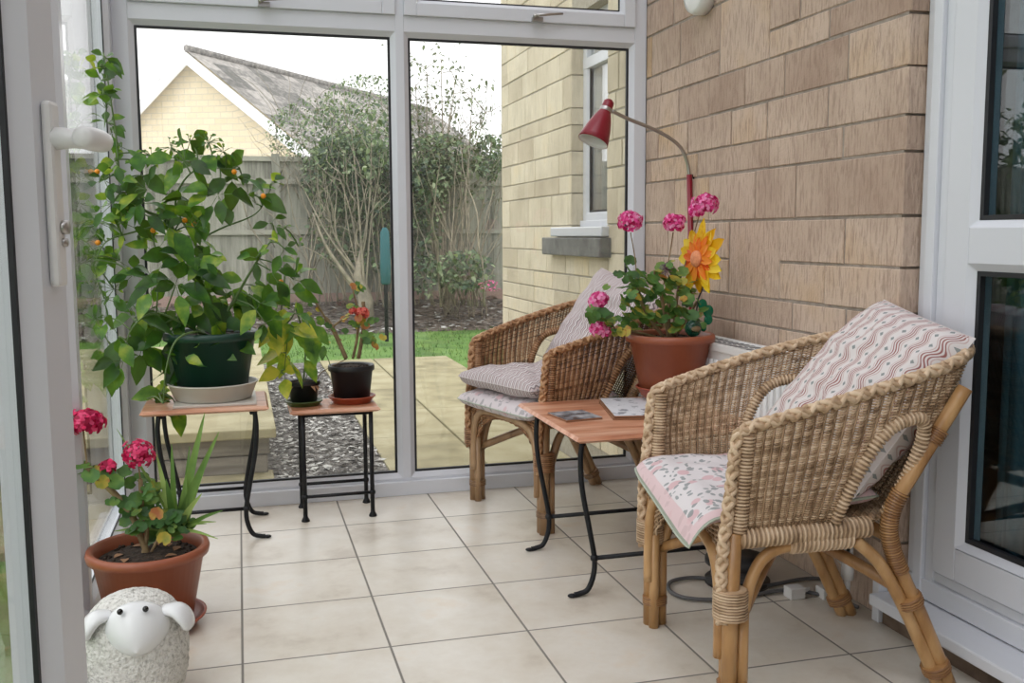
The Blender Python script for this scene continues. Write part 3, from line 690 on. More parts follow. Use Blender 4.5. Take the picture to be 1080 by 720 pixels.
# ------------------------------------------------------------------ garden
GZ=-.12
def gz(y): return GZ if y<7.6 else GZ+(y-7.6)*0.17
mb=MB(); mb.add([(-14,-8,GZ-.03),(14,-8,GZ-.03),(14,7.6,GZ-.03),(-14,7.6,GZ-.03)],[(0,1,2,3)]); 
g=mb.build('ground',grassm); tag(g,kind='structure')
mb=MB()
nx=40
for (x0,x1,y0,y1) in ((-12,12,3.9,7.9),(1.8,9,2.2,3.9),(-12,-1.2,0.9,3.9)):
    for _ in range(int((x1-x0)*(y1-y0)*170)):
        x=R.uniform(x0,x1); y=R.uniform(y0,y1)
        if x<1.8 and x>.7 and y<5.05: continue
        if -1.3<x<.72 and y<4.9: continue
        if not(-3<x<6): 
            if R.random()<.8: continue
        h=R.uniform(.02,.05); a=R.uniform(0,PI); wv=V((math.cos(a),math.sin(a),0))*.006; l=V((R.uniform(-.02,.02),R.uniform(-.02,.02),h)); p=V((x,y,gz(y)-.03 if y<7.6 else GZ-.03))
        mb.add([p-wv,p+wv,p+l],[(0,1,2)],0,R.random())
gb=mb.build('grass_blades',grassm); tag(gb,'short green lawn grass beyond the patio slabs','grass',kind='stuff')
# mulch bed
mb=MB(); vs=[];nyy=24
for j in range(nyy+1):
    y=7.5+j*(11.6-7.5)/nyy
    for i in range(nx+1):
        x=-12+26*i/nx; vs.append((x,y,max(GZ-.06,gz(y)-.02+.03*noise.noise(V((x*1.5,y*1.5,0)))) if j else GZ-.08))
mb.add(vs,[(j*(nx+1)+i,j*(nx+1)+i+1,(j+1)*(nx+1)+i+1,(j+1)*(nx+1)+i) for j in range(nyy) for i in range(nx)])
tag(mb.build('mulch_bed',mulchm),kind='structure')
mb=MB()
def chip(mb,x,y,z,s,t,m=0):
    a=R.uniform(0,PI); u=V((math.cos(a),math.sin(a),R.uniform(-.3,.3)))*s; v_=V((-math.sin(a),math.cos(a),R.uniform(-.4,.4)))*s*R.uniform(.3,.7); p=V((x,y,z))
    mb.add([p-u,p-v_*.9,p+u,p+v_],[(0,1,2,3)],m,t)
for _ in range(5200):
    x=R.uniform(-3.5,6); y=7.5+R.random()**1.2*3.8
    chip(mb,x,y,gz(y)+R.uniform(0,.03),R.uniform(.02,.06),R.random()*1.1-.1)
tag(mb.build('fallen_leaves',gravelm),'dry fallen leaves scattered over the dark mulch bed','leaf litter',kind='stuff')
# gravel strip + patio slabs
mb=MB(); mb.box((.11,.75,GZ-.05),(.665,5.0,GZ-.005),0,.4); tag(mb.build('gravel_strip',gravelm),kind='structure')
mb=MB()
for _ in range(3600):
    chip(mb,R.uniform(.15,.66),R.uniform(.75,4.6),GZ+R.uniform(0,.012),R.uniform(.008,.028),R.random()*1.2-.1)
tag(mb.build('bark_chippings',gravelm),'pale grey bark chippings in strip beside the patio','bark chippings',kind='stuff')
mb=MB()
ys=[.10,.78,1.62,2.44,3.30,4.2,5.05]
for (xa,xb) in ((.67,1.13),(1.14,1.80),(1.81,2.6)):
    for k,(a,b) in enumerate(zip(ys,ys[1:])):
        if xa>1.8: continue
        xe=xb if not(b<2.3 and xb>1.6) else min(xb,XR)
        mb.box((xa,a+.004,GZ-.05),(xe-.004,b-.004,GZ+.002),0,R.uniform(.2,.8))
for (xa,xb) in ((-1.3,-.5),(-.5,.15),(.15,.66)): mb.box((xa,.07,GZ-.05),(xb-.006,.745 if xa>0 else 1.05,GZ+.002),0,R.uniform(.3,.8))
tag(mb.build('patio',slabm,bevel=.004),kind='structure')
# raised step left of the chippings
st=thing('garden_step','raised stone slab step on old timber sleepers outside the window','step',(-.8,2.5,GZ))
mb=MB()
for i,(a,b) in enumerate(((.93,1.7),(1.7,2.6),(2.6,3.5),(3.5,4.6))): mb.box((-2.2,a+.004,.055),(.16,b-.004,.10),0,.4+.1*i)
mb.build('slab',slabm,st,bevel=.006)
mb=MB(); mb.box((-2.2,1.0,GZ),(.12,1.12,-.035)); mb.box((-2.2,.99,-.03),(.13,1.12,.054)); mb.box((-.0,1.12,GZ),(.12,4.5,.054)); mb.build('sleeper',sleeper,st,bevel=.008)

# fence
FY=9.1
fz=gz(FY)
def fence(x0,x1,y,z0,h,label,ang=0,side=False):
    f=thing('fence',label,'fence',((x0+x1)/2 if not side else y,y if not side else (x0+x1)/2,z0))
    n=int(round((x1-x0)/1.83)); pw=(x1-x0)/n
    def bx(mb,a0,a1,d0,d1,q0,q1,m=0,t=.5):
        if side: mb.box((y+d0,a0,q0),(y+d1,a1,q1),m,t)
        else: mb.box((a0,y+d0,q0),(a1,y+d1,q1),m,t)
    for i in range(n):
        a=x0+i*pw; mb=MB()
        k=int((pw-.1)/.105)
        for j in range(k):
            b=a+.05+j*(pw-.1)/k; bx(mb,b,b+(pw-.1)/k+.004,.004*(j%2),.018+.004*(j%2),z0+.15,z0+h,0,R.uniform(.1,.9))
        mb.build('board_panel',fencem,f)
        mb=MB(); bx(mb,a+.05,a+pw-.05,0,.03,z0-.12,z0+.15); mb.build('gravel_board',gravb,f)
        mb=MB(); bx(mb,a-.05,a+.05,-.05,.05,z0-.3,z0+h+.04); mb.build('post',fencem,f)
        for q in (h-.02,h*.50,h-.30):
            mb=MB(); bx(mb,a+.05,a+pw-.05,-.035,0,z0+q-.03,z0+q+.03); mb.build('rail',railm,f)
    return f
fence(-9,10.0,FY,fz-.05,1.85,'weathered grey board fence across the back of garden')
fence(-3,9,-5.0,GZ,1.75,'unseen weathered fence added down the left side for reflections',side=True)  # added out of view so reflections are not all white

# neighbour's bungalow
A=atd(205,55,25.0); B=atd(440,118,36.0); B.z=A.z
ud=(B-A); ud.z=0; ud.normalize(); gd=V((ud.y,-ud.x,0))
if gd.x<0: gd=-gd
LR=13.0; HW=4.6; drop=HW*.73
bu=thing('bungalow','pale stone bungalow with grey tiled roof beyond the fence','building',(A.x,A.y,0))
mb=MB()
def hp(g_,l,z): return A+gd*g_+ud*l+V((0,0,z-A.z))
zE=A.z-drop
vs=[hp(-HW+.3,0,0),hp(HW-.3,0,0),hp(HW-.3,0,zE+.2),hp(0,0,A.z-.12),hp(-HW+.3,0,zE+.2)]
uv=[(-HW,0),(HW,0),(HW,zE),(0,A.z),(-HW,zE)]
mb.add(vs,[(0,1,2,3,4)],0,.5,uv,False)
vs=[hp(HW-.3,0,0),hp(HW-.3,LR,0),hp(HW-.3,LR,zE+.2),hp(HW-.3,0,zE+.2)]; mb.add(vs,[(0,1,2,3)],0,.5,[(0,0),(LR,0),(LR,zE),(0,zE)],False)
vs=[hp(-HW+.3,0,0),hp(-HW+.3,LR,0),hp(-HW+.3,LR,zE+.2),hp(-HW+.3,0,zE+.2)]; mb.add(vs,[(0,3,2,1)],0,.5,[(0,0),(0,zE),(LR,zE),(LR,0)],False)
mb.build('gable_wall',gablebrick,bu)
mb=MB()
nr=14
for sgn in (1,-1):
    for i in range(nr):
        a=i/nr; b=(i+1)/nr
        for j in range(24):
            l0=-.3+(LR+.3)*j/24; l1=-.3+(LR+.3)*(j+1)/24
            mb.add([hp(sgn*HW*a,l0,A.z-drop*a+.0),hp(sgn*HW*a,l1,A.z-drop*a),hp(sgn*HW*b,l1,A.z-drop*b-.0),hp(sgn*HW*b,l0,A.z-drop*b)],[(0,1,2,3)],0,R.random(),None,False)
mb.build('roof',rooftile,bu)
mb=MB(); mb.tube([hp(0,-.3,A.z+.05),hp(0,LR,A.z+.0)],.09,8,t=.5); mb.build('ridge',rooftile,bu)
for sgn in (1,-1):
    mb=MB(); p=[hp(0,-.34,A.z-.05),hp(sgn*HW,-.34,A.z-.05-drop)]; q=[x+V((0,0,-.30)) for x in p]; off=ud*.06
    vs=p+q+[x+off for x in p+q]; mb.add(vs,[(0,1,3,2),(4,6,7,5),(0,4,5,1),(2,3,7,6)],sm=False); mb.build('bargeboard',whitepaint,bu)

# climbers and shrubs on the fence
def shrub(name,label,cat,loc,stems,leaves,leafmat,stemmat,group=None):
    t=thing(name,label,cat,loc,group=group)
    mb=MB()
    for path,r in stems: mb.tube(path,[r*(1-.8*i/(len(path)-1)) for i in range(len(path))],5)
    mb.build('stems',stemmat,t)
    mb=MB()
    for p,L in leaves:
        d=V((R.gauss(0,1),R.gauss(0,1),R.gauss(-.2,.8))); mb.leaf(p,d,(R.gauss(0,.6),R.gauss(-.6,.5),1),L,L*.62,t=R.random(),shape=1)
    mb.build('foliage',leafmat,t); return t
def wander(p,d,n,step,jit,up=0.0):
    out=[V(p)]; d=V(d).normalized()
    for _ in range(n):
        d=(d+V((R.gauss(0,jit),R.gauss(0,jit),R.gauss(0,jit)+up))).normalized(); out.append(out[-1]+d*step)
    return out
def blob(px,py,rx,ry,dist,dd_,n,L0,L1):
    out=[]
    for _ in range(n):
        a=R.uniform(0,2*PI); q=math.sqrt(R.random()); x=px+rx*q*math.cos(a); y=py+ry*q*math.sin(a)
        p=atd(x,y,dist+R.gauss(0,dd_)); out.append((p,R.uniform(L0,L1)))
    return out
# ivy over the fence (centre)
lv=blob(375,185,58,42,12.2,.35,2600,.03,.075)+blob(340,140,60,38,12.4,.3,1300,.025,.06)+blob(385,120,50,42,12.3,.4,1500,.02,.055)+blob(462,168,34,28,12.2,.3,1500,.03,.08)+blob(515,165,18,24,12.2,.25,600,.03,.08)+blob(450,200,22,40,12.1,.3,500,.03,.07)
lv+=blob(370,165,42,22,12.0,.25,1300,.04,.09)+blob(455,185,22,22,12.0,.25,700,.04,.09)+blob(440,230,30,60,12.0,.3,500,.04,.08)+blob(380,240,55,50,12.1,.3,800,.04,.09)
st=[]
for i in range(70):
    b=atd(R.uniform(300,515),R.uniform(285,300),R.uniform(11.6,12.2)); b.z=fz-.02
    st.append((wander(b,(R.gauss(0,.18),0,1),14,.14,.12,.05),R.uniform(.006,.016)))
for i in range(260):
    b=atd(R.uniform(290,525),R.uniform(120,280),12.2); st.append((wander(b,(R.gauss(0,.5),0,1),8,.10,.25),.005))
shrub('ivy_climber','tangled ivy and twigs spilling over the garden fence','climbing plant',(3,FY-.2,fz),st,lv,ivy_leaf,twig)
# old trunk with branching stems in front of fence
st=[]
b=at(383,308,1,7.9); b.z=gz(7.9)-.03
trunk=[b,b+V((.02,0,.3)),b+V((-.06,0,.62)),b+V((0,0,.9))]
st.append((trunk,.13))
for (tx,ty,rr_) in ((330,225,.035),(318,195,.02),(300,250,.015),(345,150,.018),(370,130,.02),(392,120,.018),(405,160,.015),(355,200,.02),(378,170,.014),(388,190,.02),(340,180,.012),(362,160,.012)):
    e=atd(tx,ty,11.2); m_=trunk[2].lerp(e,.5)+V((R.uniform(-.12,.12),R.uniform(-.1,.1),-.08)); p_=spline([trunk[R.choice((1,2,3))],m_,e],8); st.append((p_,rr_))
    for _ in range(3): st.append((wander(p_[R.randint(8,15)],(R.gauss(0,.6),0,1),7,.1,.25),.006))
lv=blob(360,150,50,40,11.4,.4,300,.03,.07)+blob(395,150,16,40,11.3,.3,200,.04,.08)
shrub('bare_shrub','old bare-stemmed shrub with thick pale trunk before the fence','shrub',(b.x,b.y,gz(b.y)),st,lv,ivy_leaf,twig)
# sparse airy tree at the right of second pane
st=[]; lv=[]
b=at(470,300,1,8.3); b.z=gz(8.3)-.03
for (tx,ty) in ((450,72),(465,62),(438,90),(480,85),(498,105),(476,108),(455,118),(512,118),(445,135),(520,140)):
    e=atd(tx,ty,12.0); p_=spline([b,b.lerp(e,.5)+V((R.uniform(-.15,.15),0,0)),e],9); st.append((p_,.022))
    for _ in range(9):
        q=wander(p_[R.randint(10,18)],(R.gauss(0,.8),R.gauss(0,.3),R.gauss(.4,.4)),6,.09,.3); st.append((q,.005))
        for k in range(15): lv.append((q[R.randint(1,6)]+V((R.gauss(0,.05),R.gauss(0,.05),R.gauss(0,.05))),R.uniform(.035,.065)))
shrub('tall_shrub','slender airy tree with sparse leaves rising against the sky','tree',(b.x,b.y,gz(b.y)),st,lv,treeleaf,twig)
# low shrub at the foot of the fence
lv=blob(490,285,30,22,11.6,.25,450,.04,.09)+blob(450,290,20,20,11.6,.2,160,.04,.08)
st=[(wander(V((at(490,306,1,8.1).x+R.uniform(-.3,.3),8.1,gz(8.1)-.03)),(R.gauss(0,.5),0,1),6,.1,.2),.008) for _ in range(16)]
shrub('low_bush','low leafy bush at the foot of the fence','bush',(at(490,306,1,8.1).x,8.1,gz(8.1)),st,lv,ivy_leaf,twig)
lv=blob(517,302,12,6,11.0,.1,60,.03,.05)
t=thing('heather_clump','small pink heather clump near the house corner','flowers',tuple(at(517,306,1,7.9))); mb=MB()
for p,L in lv: mb.leaf(p,(R.gauss(0,1),R.gauss(0,1),.5),(0,0,1),L,L*.6,t=R.random())
mb.build('blossom',pinkpetal,t)
# teal covered pole
p=at(408,360,2,GZ); t=thing('clothes_line','folded rotary clothes line under teal cover standing on lawn','clothes line',(p.x,p.y,GZ))
q=at(408,300,1,p.y); q2=at(407,245,1,p.y)
mb=MB(); mb.tube([p,V((p.x,p.y,q2.z))],.02,10); mb.build('pole',iron,t)
mb=MB(); mb.lathe([(.035,0),(.05,.02),(.055,.2),(.045,(q2.z-q.z)),(.02,(q2.z-q.z)+.05)],(p.x,p.y,q.z),16); mb.build('cover',teal,t)
# unseen hedge behind the left fence, added so glass reflections are not all white
lv=[]
for _ in range(4200): lv.append((V((-6.2+R.gauss(0,.5),R.uniform(-2,9.5),R.uniform(.6,2.6)*R.uniform(.7,1.15))),R.uniform(.08,.18)))
shrub('hedge','unseen leafy hedge added behind the left fence for reflections','hedge',(-6.2,3.5,GZ),[(wander((-6.2,y,GZ),(0,0,1),8,.25,.1),.04) for y in range(-2,9)],lv,ivy_leaf,twig)

# ------------------------------------------------------------------ radiator, lamp, cables
rad=thing('radiator','white double panel radiator under the stone wall','radiator',(1.50,-.98,0))
RY0,RY1,RZ0,RZ1=-1.45,-.54,.14,.637
mb=MB()
for x in (1.425,1.515):
    mb.box((x,RY0,RZ0+.01),(x+.012,RY1,RZ1-.02))
    y=RY0+.02
    while y<RY1-.03: mb.tube([(x-.002,y+.012,RZ0+.04),(x-.002,y+.012,RZ1-.05)],.010,6,flat=.6); y+=.033
mb.build('panel',whiteenamel,rad)
mb=MB()
mb.box((1.418,RY0,RZ1-.022),(1.434,RY1,RZ1)); mb.box((1.520,RY0,RZ1-.022),(1.536,RY1,RZ1)); mb.box((1.418,RY0,RZ0),(1.536,RY0+.008,RZ1)); mb.box((1.418,RY1-.008,RZ0),(1.536,RY1,RZ1))
y=RY0+.01
mb.box((1.434,RY0+.008,RZ1-.010),(1.520,RY1-.008,RZ1-.004))
while y<RY1-.03:
    for xa,xb in ((1.440,1.473),(1.482,1.514)): sl_=MB(); sl_.box((xa,y,RZ1-.0045),(xb,y+.013,RZ1-.0025)); sl_.build('slot_shade',cablem,rad)  # dark strips on a solid plate paint the shade inside open slots
    y+=.034
mb.build('top_grille',whiteenamel,rad,bevel=.001)
mb=MB(); mb.box((1.440,RY0+.01,RZ0+.03),(1.512,RY1-.01,RZ1-.03)); mb.build('dark_infill',cablem,rad)  # solid dark block added inside to paint the shade between the panels
mb=MB(); mb.box((1.44,RY0,.08),(1.45,RY0+.001,.081)); 
mb=MB(); mb.tube([(1.5,RY0+.03,RZ0),(1.5,RY0-.03,RZ0-.02),(1.5,RY0-.03,0)],.008,8); mb.tube([(1.5,RY0-.03,.09),(1.5,RY0-.03,.15)],.016,12); mb.build('pipe',whiteenamel,rad); mb=MB(); mb.tube([(1.5,RY1-.03,RZ0),(1.5,RY1+.03,RZ0-.02),(1.5,RY1+.03,0)],.008,8)
mb.build('pipe',whiteenamel,rad)
mb=MB()
for y in (RY0+.15,RY1-.15): mb.box((1.537,y-.02,.2),(XR-.004,y+.02,.56))
mb.build('bracket',whiteenamel,rad)

LY=-.42
lp=at(732,260,1,LY)
fl=thing('floor_lamp','wine red reading lamp with bent chrome neck by the wall','lamp',(lp.x,LY,0))
mb=MB(); mb.lathe([(.11,0),(.11,.012),(.10,.02),(.02,.026),(.012,.04)],(lp.x-.03,LY,0),32); mb.build('base',redenamel,fl)
pt=at(728,185,1,LY)
mb=MB(); mb.tube([(lp.x-.03,LY,.02),(lp.x-.005,LY,.7),at(727,184,1,LY)],.010,12); mb.build('pole',redenamel,fl)
neck=spline([at(727,186,1,LY),at(725,172,1,LY),at(718,156,1,LY),at(704,144,1,LY),at(684,134,1,LY),at(664,126,1,LY),at(645,117,1,LY-.01)],8)
mb=MB(); mb.tube(neck,.0065,10); mb.build('gooseneck',chrome,fl)
st_=at(643,106,1,LY-.01); sb=at(622,153,1,LY-.01); axs=(sb-st_); SL=axs.length; axs.normalize(); axs=(axs+V((0,-.12,0))).normalized()
mb=MB(); k=SL/.165
mb.lathe([(.001,-.004),(.010,-.002),(.0175,.005),(.019,.014),(.019,.028),(.021,.046),(.024,.050),(.034,.075),(.043,.105),(.050,.135),(.053,.155),(.0505,.155),(.047,.135),(.04,.105),(.03,.075),(.018,.052)],st_,36,axis=axs,capb=False,m=0)
mb.build('lamp_shade',redenamel,fl)
mb=MB(); mb.lathe([(.0203,.029),(.0212,.031),(.0212,.041),(.0203,.043)],st_,36,axis=axs,capb=False); mb.build('chrome_band',chrome,fl)
mb=MB(); mb.lathe([(.0515,.1545),(.0495,.156),(.0475,.14),(.0405,.107),(.030,.078)],st_,36,axis=axs,capb=False); mb.ball(st_+axs*.105,.022,12); mb.build('shade_lining',whiteenamel,fl)
cab=spline([at(727,184,1,LY)+V((.01,0,.0)),at(733,192,1,LY),at(735,215,1,LY),at(733,238,1,LY),at(737,262,1,LY),at(730,290,1,LY),at(733,330,1,LY),V((lp.x,LY,.3)),V((lp.x,LY,.03))],6)
mb=MB(); mb.tube(cab,.0032,6); mb.build('flex',blackcable,fl)

fl_c=[at(x,y,2,.008) for x,y in ((905,640),(870,628),(830,622),(790,628),(755,632),(722,630),(706,622),(708,613),(728,609),(755,611),(800,618),(850,610),(890,612))]
mb=MB(); mb.tube(spline(fl_c,6),.0055,8); tag(mb.build('power_cable',cablem,None),'grey looped mains cable lying on the tiles under the chair','cable')
for (x,y,lab) in ((838,622,'left white plug on the tangled floor cable'),(872,622,'right white plug on the tangled floor cable')):
    p=at(x,y,2,.02); mb=MB(); mb.box((p.x-.022,p.y-.02,.0),(p.x+.022,p.y+.02,.03)); mb.tube([(p.x+.02,p.y,.015),(p.x+.05,p.y+.01,.015)],.007,8); tag(mb.build('plug',whiteenamel,None,bevel=.006),lab,'plug',group='plugs on the floor cable')
p=at(868,612,2,0)
mb=MB(); mb.lathe([(.075,0),(.095,.015),(.095,.06),(.085,.075),(.03,.08)],(1.36,-1.22,0),28); 
o=mb.build('footstool_base',blackpot,None); bpy.data.objects.remove(o)
ad=thing('cable_reel','round black cable reel on the floor behind the wicker chair','cable reel',(1.34,-1.2,0))
mb=MB(); mb.lathe([(.09,0),(.09,.012),(.05,.014),(.05,.055),(.09,.057),(.09,.07),(.001,.071)],(1.34,-1.2,0),28); mb.build('spool',blackpot,ad)
mb=MB()
for i in range(4): mb.lathe([(.055+.0,.018+.009*i),(.075,.022+.009*i),(.055,.026+.009*i)],(1.34,-1.2,0),24,capb=False)
mb.build('wound_cable',cablem,ad)
# white cable trunking upright beside the door step
mb=MB(); mb.box((1.535,-1.562,0),(1.562,-1.535,.14)); tag(mb.build('trim_1',upvc,None,bevel=.003),kind='structure')

# ------------------------------------------------------------------ tables
def table(name,label,x0,x1,y0,y1,h,feet_dx,mode,hb=.055):
    t=thing(name,label,'table',((x0+x1)/2,(y0+y1)/2,0),group='small wrought iron tables')
    mb=MB(); th=.017
    # chamfered top
    c=.012
    vs=[(x0+c,y0+c,h-th),(x1-c,y0+c,h-th),(x1-c,y1-c,h-th),(x0+c,y1-c,h-th),(x0,y0,h-th*.55),(x1,y0,h-th*.55),(x1,y1,h-th*.55),(x0,y1,h-th*.55),(x0+c*.6,y0+c*.6,h),(x1-c*.6,y0+c*.6,h),(x1-c*.6,y1-c*.6,h),(x0+c*.6,y1-c*.6,h)]
    mb.add(vs,[(3,2,1,0),(0,1,5,4),(1,2,6,5),(2,3,7,6),(3,0,4,7),(4,5,9,8),(5,6,10,9),(6,7,11,10),(7,4,8,11),(8,9,10,11)],sm=False)
    mb.build('table_top',tablewood,t)
    return t
def sleg(t,x,y,h,dx,top_dx=0,r=.0075):
    'S-curved wrought iron leg; dx outward'
    s=1 if dx>0 else -1
    pts=[(x+top_dx,y,h-.018),(x+s*.004+top_dx*.5,y,h*.84),(x-s*.002,y,h*.66),(x-s*.022,y,h*.42),(x-s*.036,y,h*.24),(x-s*.034,y,h*.13),(x-s*.018,y,h*.04),(x+s*.006,y,.008),(x+s*.02,y,.006)]
    pts=[(px-s*0,py,pz) for px,py,pz in pts]
    mb=MB(); P=spline(pts,6); mb.tube(P,r,10); mb.ball((x+s*.026,y,.005),(.014,.011,.005),12); mb.ball(V((x-s*.036,y,h*.235)),.0115,10); mb.build('leg',iron,t)
# coffee table
CT=(.862,1.42,-1.205,-.635,.44)
ct=table('coffee_table','red wooden coffee table with curved black iron legs between the chairs',*CT,0,0)
for x,s in ((.885,-1),(1.385,1)):
    for y in (-1.18,-.775): sleg(ct,x,y,.44,s*1.0,0)
def bar(t,a,b,r): mb=MB(); mb.tube([a,b],r,10); mb.build('stretcher',iron,t)
for y in (-1.18,-.775): bar(ct,(.885+.036,y,.103),(1.385-.036,y,.103),.0065)
for x in (.89,1.38): bar(ct,(x,-1.18,.418),(x,-.775,.418),.006)
# left table
lt=table('plant_table','larger wooden plant table with curved iron legs in the corner',-.29,.10,-.425,-.10,.435,0,0)
for x,s in ((-.235,-1),(.055,1)):
    for y in (-.405,-.135): sleg(lt,x,y,.435,s,0)
for y in (-.405,-.135): bar(lt,(-.235+.036,y,.102),(.055-.036,y,.102),.006)
for x in (.045,-.225): bar(lt,(x,-.405,.412),(x,-.135,.412),.006)
# small table
st2=table('side_table','smallest side table with straight black iron legs and two potted plants',.17,.475,-.28,-.045,.388,0,0)
for x in (.213,.443):
    for y in (-.255,-.075):
        mb=MB(); mb.tube([(x,y,.372),(x,y,.02)],.0075,10); mb.lathe([(.014,0),(.014,.004),(.008,.016),(.007,.03)],(x,y,0),14); mb.ball((x,y,.085),.0115,10); mb.build('leg',iron,st2)
for y in (-.255,-.075): bar(st2,(.213,y,.085),(.443,y,.085),.006); bar(st2,(.213,y,.365),(.443,y,.365),.005)

# things on coffee table
mb=MB(); h=.44
c=at(606,438,2,.445)
def slab4(mb,c,ax_,ay_,w_,d_,z0,z1,m=0):
    u=V((math.cos(ax_),math.sin(ax_),0)); v_=V((-math.sin(ax_),math.cos(ax_),0)); P=[c-u*w_/2-v_*d_/2,c+u*w_/2-v_*d_/2,c+u*w_/2+v_*d_/2,c-u*w_/2+v_*d_/2]
    vs=[V((p.x,p.y,z0)) for p in P]+[V((p.x,p.y,z1)) for p in P]; mb.add(vs,[(3,2,1,0),(4,5,6,7),(0,1,5,4),(1,2,6,5),(2,3,7,6),(3,0,4,7)],m,.5,None,False)
t=thing('drink_coaster','grey picture coaster near the front edge of the coffee table','coaster',(c.x,c.y,h))
mb=MB(); slab4(mb,c,.12,0,.115,.13,h+.001,h+.006); mb.build('cork_base',boardedge,t)
mb=MB(); slab4(mb,c,.12,0,.113,.128,h+.006,h+.0075); mb.build('picture',photocard,t)
c=V((1.185,-.875,h)); 
t=thing('placemat_stack','white patterned placemats stacked on the coffee table','placemat',(c.x,c.y,h))
for k in range(2):
    mb=MB(); slab4(mb,c+V((.006*k,.004*k,0)),-.22,0,.22,.30,h+.001+.006*k,h+.0055+.006*k); mb.build('board',boardedge,t)
    if k: 
        mb=MB(); slab4(mb,c+V((.006*k,.004*k,0)),-.22,0,.22,.30,h+.0055+.006*k,h+.007+.006*k); mb.build('printed_face',papercov,t)

# ------------------------------------------------------------------ plant helpers
def pot(parent,c,rb,rt,h,mat,rim=.012,rimh=.022,n=48,soil_drop=.02,sx=1):
    mb=MB()
    prof=[(rb*.9,0),(rb,.004),(rt-.004-(.0),h-rimh),(rt+rim*.55,h-rimh+.001),(rt+rim*.75,h-rimh*.5),(rt+rim*.55,h-.003),(rt+.001,h),(rt-.008,h-.004),(rt-.012,h-rimh),(rb+(rt-rb)*.6-.01,h*.6)]
    mb.lathe(prof,c,n); mb.build('pot',mat,parent)
    mb=MB(); cs=V(c)+V((0,0,h-soil_drop)); rs=rt-.010-(rt-rb)*soil_drop/h
    mb.lathe([(rs,0),(rs*.7,.006),(rs*.35,.010),(.001,.012)],cs,28,capb=False); 
    for _ in range(120):
        a=R.uniform(0,2*PI); q=math.sqrt(R.random())*rs*.92; mb.ball(cs+V((q*math.cos(a),q*math.sin(a),.006)),R.uniform(.002,.005),5)
    mb.build('soil',soil,parent)
def saucer(name,label,c,rb,rt,h,mat,group='plant saucers',sx=1):
    mb=MB(); mb.lathe([(rb*.95,0),(rb,.003),(rt-.003,h-.006),(rt,h-.005),(rt+.001,h-.001),(rt-.004,h),(rt-.006,h-.004),(rb-.004,.006),(.001,.005)],c,48,sx=sx)
    o=mb.build(name,mat,None,loc=c); tag(o,label,'saucer',group); return o
def gleaf(mb,c,nrm,r,t):
    'round scalloped geranium leaf'
    nrm=V(nrm).normalized(); u=nrm.orthogonal().normalized(); v_=nrm.cross(u); a0=R.uniform(0,6.28); n=18
    vs=[V(c)]
    for ring_ in (.55,1.0):
        for k in range(n):
            a=a0+2*PI*k/n; gap=1-.6*max(0,1-abs((k/n)-.5)*14) if ring_==1 else 1
            rr_=r*ring_*(1+(.07*math.cos(a*7)))*gap; vs.append(V(c)+(u*math.cos(a)+v_*math.sin(a))*rr_+nrm*(r*(.16 if ring_==.55 else .22+.05*math.cos(a*3))))
    fs=[(0,1+k,1+(k+1)%n) for k in range(n)]+[(1+k,1+n+k,1+n+(k+1)%n,1+(k+1)%n) for k in range(n)]
    mb.add(vs,fs,0,t)
def floret_head(parent,c,r,mat,n=26,fr=.012,flat=.75,name='flower_head'):
    mb=MB(); c=V(c)
    for i in range(n):
        z=1-(i+.5)/n*1.6; a=i*2.4; q=math.sqrt(max(0,1-z*z)); d=V((q*math.cos(a),q*math.sin(a),z)); p=c+V((d.x*r,d.y*r,d.z*r*flat))+V((R.gauss(0,.1*r),R.gauss(0,.1*r),R.gauss(0,.1*r)))
        u=d.orthogonal().normalized(); v_=d.cross(u); a0=R.uniform(0,6)
        for k in range(5):
            aa=a0+k*2*PI/5; e=u*math.cos(aa)+v_*math.sin(aa); s=e.cross(d)
            L=fr*R.uniform(.85,1.2)
            vs=[p-d*.003,p+e*L*.45-s*L*.34+d*.003,p+e*L*.95-s*L*.28+d*.001,p+e*L*1.05+s*L*.0,p+e*L*.95+s*L*.28+d*.001,p+e*L*.45+s*L*.34+d*.003]
            mb.add(vs,[(0,1,2,3,4,5)],0,R.random())
    mb.ball(c,r*.55,8,t=.2)
    return mb.build(name,mat,parent)

# ---------------- citrus tree
PC=at(225,409,1,-.26); pcx=PC.x; PC=V((pcx,-.262,.435))
saucer('plant_saucer','wide beige saucer under the big green pot',(pcx,-.262,.444),.122,.143,.056,beigepl,sx=1)
mb=MB(); mb.box((pcx-.12,-.262-.13,.435),(pcx+.135,-.262+.13,.4435)); tag(mb.build('tile_mat',beigepl,None,bevel=.002),'thin pale square mat under the beige saucer','mat')
ci=thing('citrus_tree','sprawling leafy citrus tree with tiny oranges in dark green pot','potted plant',(pcx,-.262,.451))
pot(ci,(pcx,-.262,.451),.105,.142,.215,greenpot,rim=.012,rimh=.028)
base_=V((pcx,-.262,.645))
mbB=MB(); mbL=MB(); fruits=[]
def tw(x,y,yy): return at(x,y,1,yy)
hubs={}
def limb(pts,r0,r1):
    P=spline(pts,8); n=len(P); mbB.tube(P,[r0+(r1-r0)*i/(n-1) for i in range(n)],7); return P
